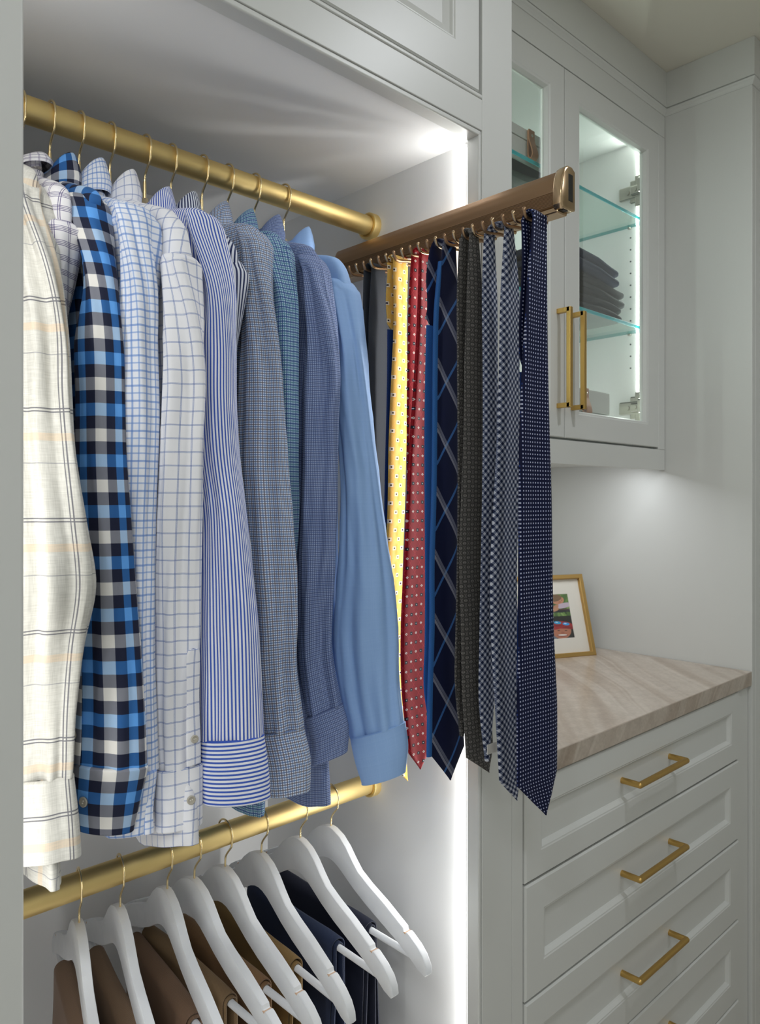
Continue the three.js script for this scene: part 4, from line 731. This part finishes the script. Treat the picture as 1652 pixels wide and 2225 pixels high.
const linenBox = texture(256, 256, (x, y) => { const s = vnoise(x * 10, y * 128, 10, 128) * 0.5 + vnoise(x * 128, y * 10, 128, 10) * 0.5; return mix([170, 172, 166], [206, 208, 202], s); }, 0.06);
const boxMat = cloth(linenBox, { roughness: 0.95 });
function storageBox(x0, x1, y, h, lid, z0, z1, px, label) {
  const t = base('storage_box', label, 'box', [0, y, 0]);
  const body = bx(x0, x1, 0.001, h - lid - 0.0012, z0, z1 - 0.001, 0.003); part('body', body, boxMat, t);
  part('base', bx(x0 + 0.002, x1 - 0.002, 0, 0.001, z0 + 0.002, z1 - 0.003), M.boxDark, t);
  part('lid', bx(x0 - 0.001, x1 + 0.001, h - lid, h, z0 - 0.001, z1 + 0.0005, 0.003), boxMat, t);
  // leather loop: strap folded forward and fixed with a rivet near the rim
  const P = [], top = h - 0.002, w = 0.011, th = 0.0022, L = 0.066;
  for (let k = 0; k <= 8; k++) P.push([0.0012, top - L * k / 8]);
  const loop = [[0.001, top], [0.0012, top - L * 0.35], [0.0015, top - L * 0.7], [0.003, top - L * 0.93], [0.008, top - L], [0.0135, top - L * 0.9], [0.0125, top - L * 0.72], [0.008, top - L * 0.5], [0.0045, top - L * 0.34], [0.0035, top - L * 0.2], [0.0034, top + 0.002]];
  const c = new THREE.CatmullRomCurve3(loop.map(([z, y]) => new THREE.Vector3(0, y, z))).getPoints(60), out = [], inn = [];
  c.forEach((p, i) => { const q = c[Math.min(i + 1, 60)], r = c[Math.max(i - 1, 0)], dz = q.z - r.z, dy = q.y - r.y, l = Math.hypot(dz, dy); out.push([p.z + dy / l * th / 2, p.y - dz / l * th / 2]); inn.push([p.z - dy / l * th / 2, p.y + dz / l * th / 2]); });
  const g = extrude([...out, ...inn.reverse()].map(([z, y]) => [-z, y]), 2 * w, 0.0003, 1); g.rotateY(Math.PI / 2); g.translate(px - w, 0, z1 + 0.0008);
  const s = part('leather_pull', g, M.leather, t);
  part('rivet', new THREE.SphereGeometry(0.0035, 14, 10).scale(1, 1, 0.5).translate(px, top - 0.011, z1 + 0.0062), M.nickel, s);
}
storageBox(1.25, 1.62, SHELVES[0] + 0.0087, 0.082, 0.024, -1.27, -1.034, 1.472, 'pale linen storage box with a leather loop on the upper glass shelf');
storageBox(1.56, 1.832, CB + 0.0002, 0.125, 0.058, -1.25, -1.034, 1.708, 'small pale linen storage box with a leather loop on the cabinet floor');

// ------------------------------------------------------------------ framed photograph on the worktop
function photoTexture() {
  const w = 420, h = 600, cv = document.createElement('canvas'); cv.width = w; cv.height = h; const g = cv.getContext('2d');
  const el = (c, x, y, a, b, r = 0) => { g.fillStyle = c; g.beginPath(); g.ellipse(x, y, a, b, r, 0, 7); g.fill(); };
  const bxx = (c, x, y, a, b) => { g.fillStyle = c; g.fillRect(x, y, a, b); };
  bxx('#4f7038', 0, 0, w, h);
  for (let i = 0; i < 420; i++) { const s = 8 + rnd() * 26; el(['#3c5a2c', '#6d9048', '#5a7d3c', '#86a35c', '#2f4a26'][i % 5], rnd() * w, rnd() * h, s * 0.4, s, (rnd() - 0.5)); }
  bxx('#1c1a18', 0, 300, w, 300); for (let i = 0; i < 7; i++) bxx('#32402a', 10 + i * 58, 300, 22, 240);
  el('#c98d6e', 330, 82, 52, 58, 0.2); el('#7b5f45', 305, 52, 62, 46, -0.3); el('#7b5f45', 268, 84, 24, 40, 0.2);   // child with brown hair, chin on its arms
  el('#3a2a22', 330, 80, 5, 3); el('#3a2a22', 362, 84, 5, 3); el('#a0563f', 345, 108, 12, 4);
  el('#c9b8c8', 372, 158, 74, 34, -0.3); el('#c08a6c', 300, 176, 40, 20, -0.9); bxx('#5d3b34', 80, 204, 340, 14); bxx('#22252b', 80, 218, 340, 30);
  el('#c4926f', 225, 232, 100, 19, -0.25); el('#c4926f', 300, 208, 34, 18, -0.7); el('#1d1f22', 90, 270, 70, 74, 0.3); el('#9fb0bd', 60, 180, 70, 76, 0.1);
  bxx('#101010', 250, 300, 170, 160); el('#6d7f90', 180, 566, 110, 60, -0.1);
  el('#b9785c', 322, 500, 78, 104, 0.12); el('#a51f26', 330, 418, 92, 50, 0.22); el('#8c1720', 350, 446, 96, 20, 0.35); el('#a51f26', 300, 452, 60, 16, -0.3); // smiling adult in a red cap
  el('#2aa5d8', 296, 384, 32, 20, 0.3); el('#2f9be0', 366, 408, 30, 20, 0.3); el('#d8f2ff', 290, 378, 12, 6, 0.3); el('#d8f2ff', 360, 402, 12, 6, 0.3);
  el('#3a221c', 296, 490, 11, 5, 0.1); el('#3a221c', 356, 496, 11, 5, 0.1); el('#a9644e', 326, 522, 15, 12); el('#8a3a34', 322, 556, 44, 17, 0.08); el('#f2ece4', 322, 552, 38, 10, 0.08);
  const t = new THREE.CanvasTexture(cv); t.colorSpace = THREE.SRGBColorSpace; t.magFilter = THREE.LinearFilter; return t;
}
{
  const t = base('photo_frame', 'thin gold frame with a white mount and a family photograph, leaning on the worktop', 'picture frame', [1.917, 1.0987, -1.121]);
  const inner = t;                                        // local: x along the lower edge (to the left is -x), z out of the picture
  t.rotation.order = 'YXZ'; t.rotation.y = -Math.atan2(0.056, 0.131); t.rotation.x = -0.3;
  const W = 0.272, H = 0.232, f = 0.0125, cx = -W / 2, cy = H / 2;
  const move = (g) => g.translate(cx, cy, 0);
  part('frame', move(ringFront(W, H, [[0, -0.02], [0, -0.001], [0.0015, 0.0005], [f - 0.0015, 0.0005], [f, -0.001], [f, -0.012]], true)), std({ color: new THREE.Color(0.52, 0.33, 0.11), metalness: 0.85, roughness: 0.42 }), inner);
  part('mount', move(ringFront(W - 2 * f, H - 2 * f, [[0, -0.013], [0, -0.0115], [0.0405, -0.0115], [0.042, -0.0128]], true)), M.mat, inner);
  part('photograph', move(new THREE.PlaneGeometry(W - 2 * f - 0.082, H - 2 * f - 0.082).translate(0, 0, -0.0126)), std({ map: photoTexture(), roughness: 0.5 }), inner);
  part('glazing', move(new THREE.BoxGeometry(W - 2 * f, H - 2 * f, 0.0012).translate(0, 0, -0.006)), M.glass, inner);
  part('back_board', move(new THREE.BoxGeometry(W - 0.004, H - 0.004, 0.003).translate(0, 0, -0.0215)), M.boxDark, inner);
  part('easel_leg', bx(cx - 0.03, cx + 0.03, 0.004, 0.16, -0.0265, -0.0235, 0.001).rotateX(0), M.boxDark, inner);
}
{
  const t = base('watch_box', 'small black box glimpsed between the ties beside the photo frame', 'box', [1.62, 1.0987, -1.2]);
  part('body', bx(-0.075, 0.075, 0, 0.04, -0.05, 0.05, 0.004), M.black, t);
  part('lid', bx(-0.075, 0.075, 0.041, 0.058, -0.05, 0.05, 0.004), M.black, t);
  part('clasp', bx(-0.008, 0.008, 0.033, 0.048, 0.05, 0.053, 0.001), M.gold, t);
}

renderer.render(scene, camera);
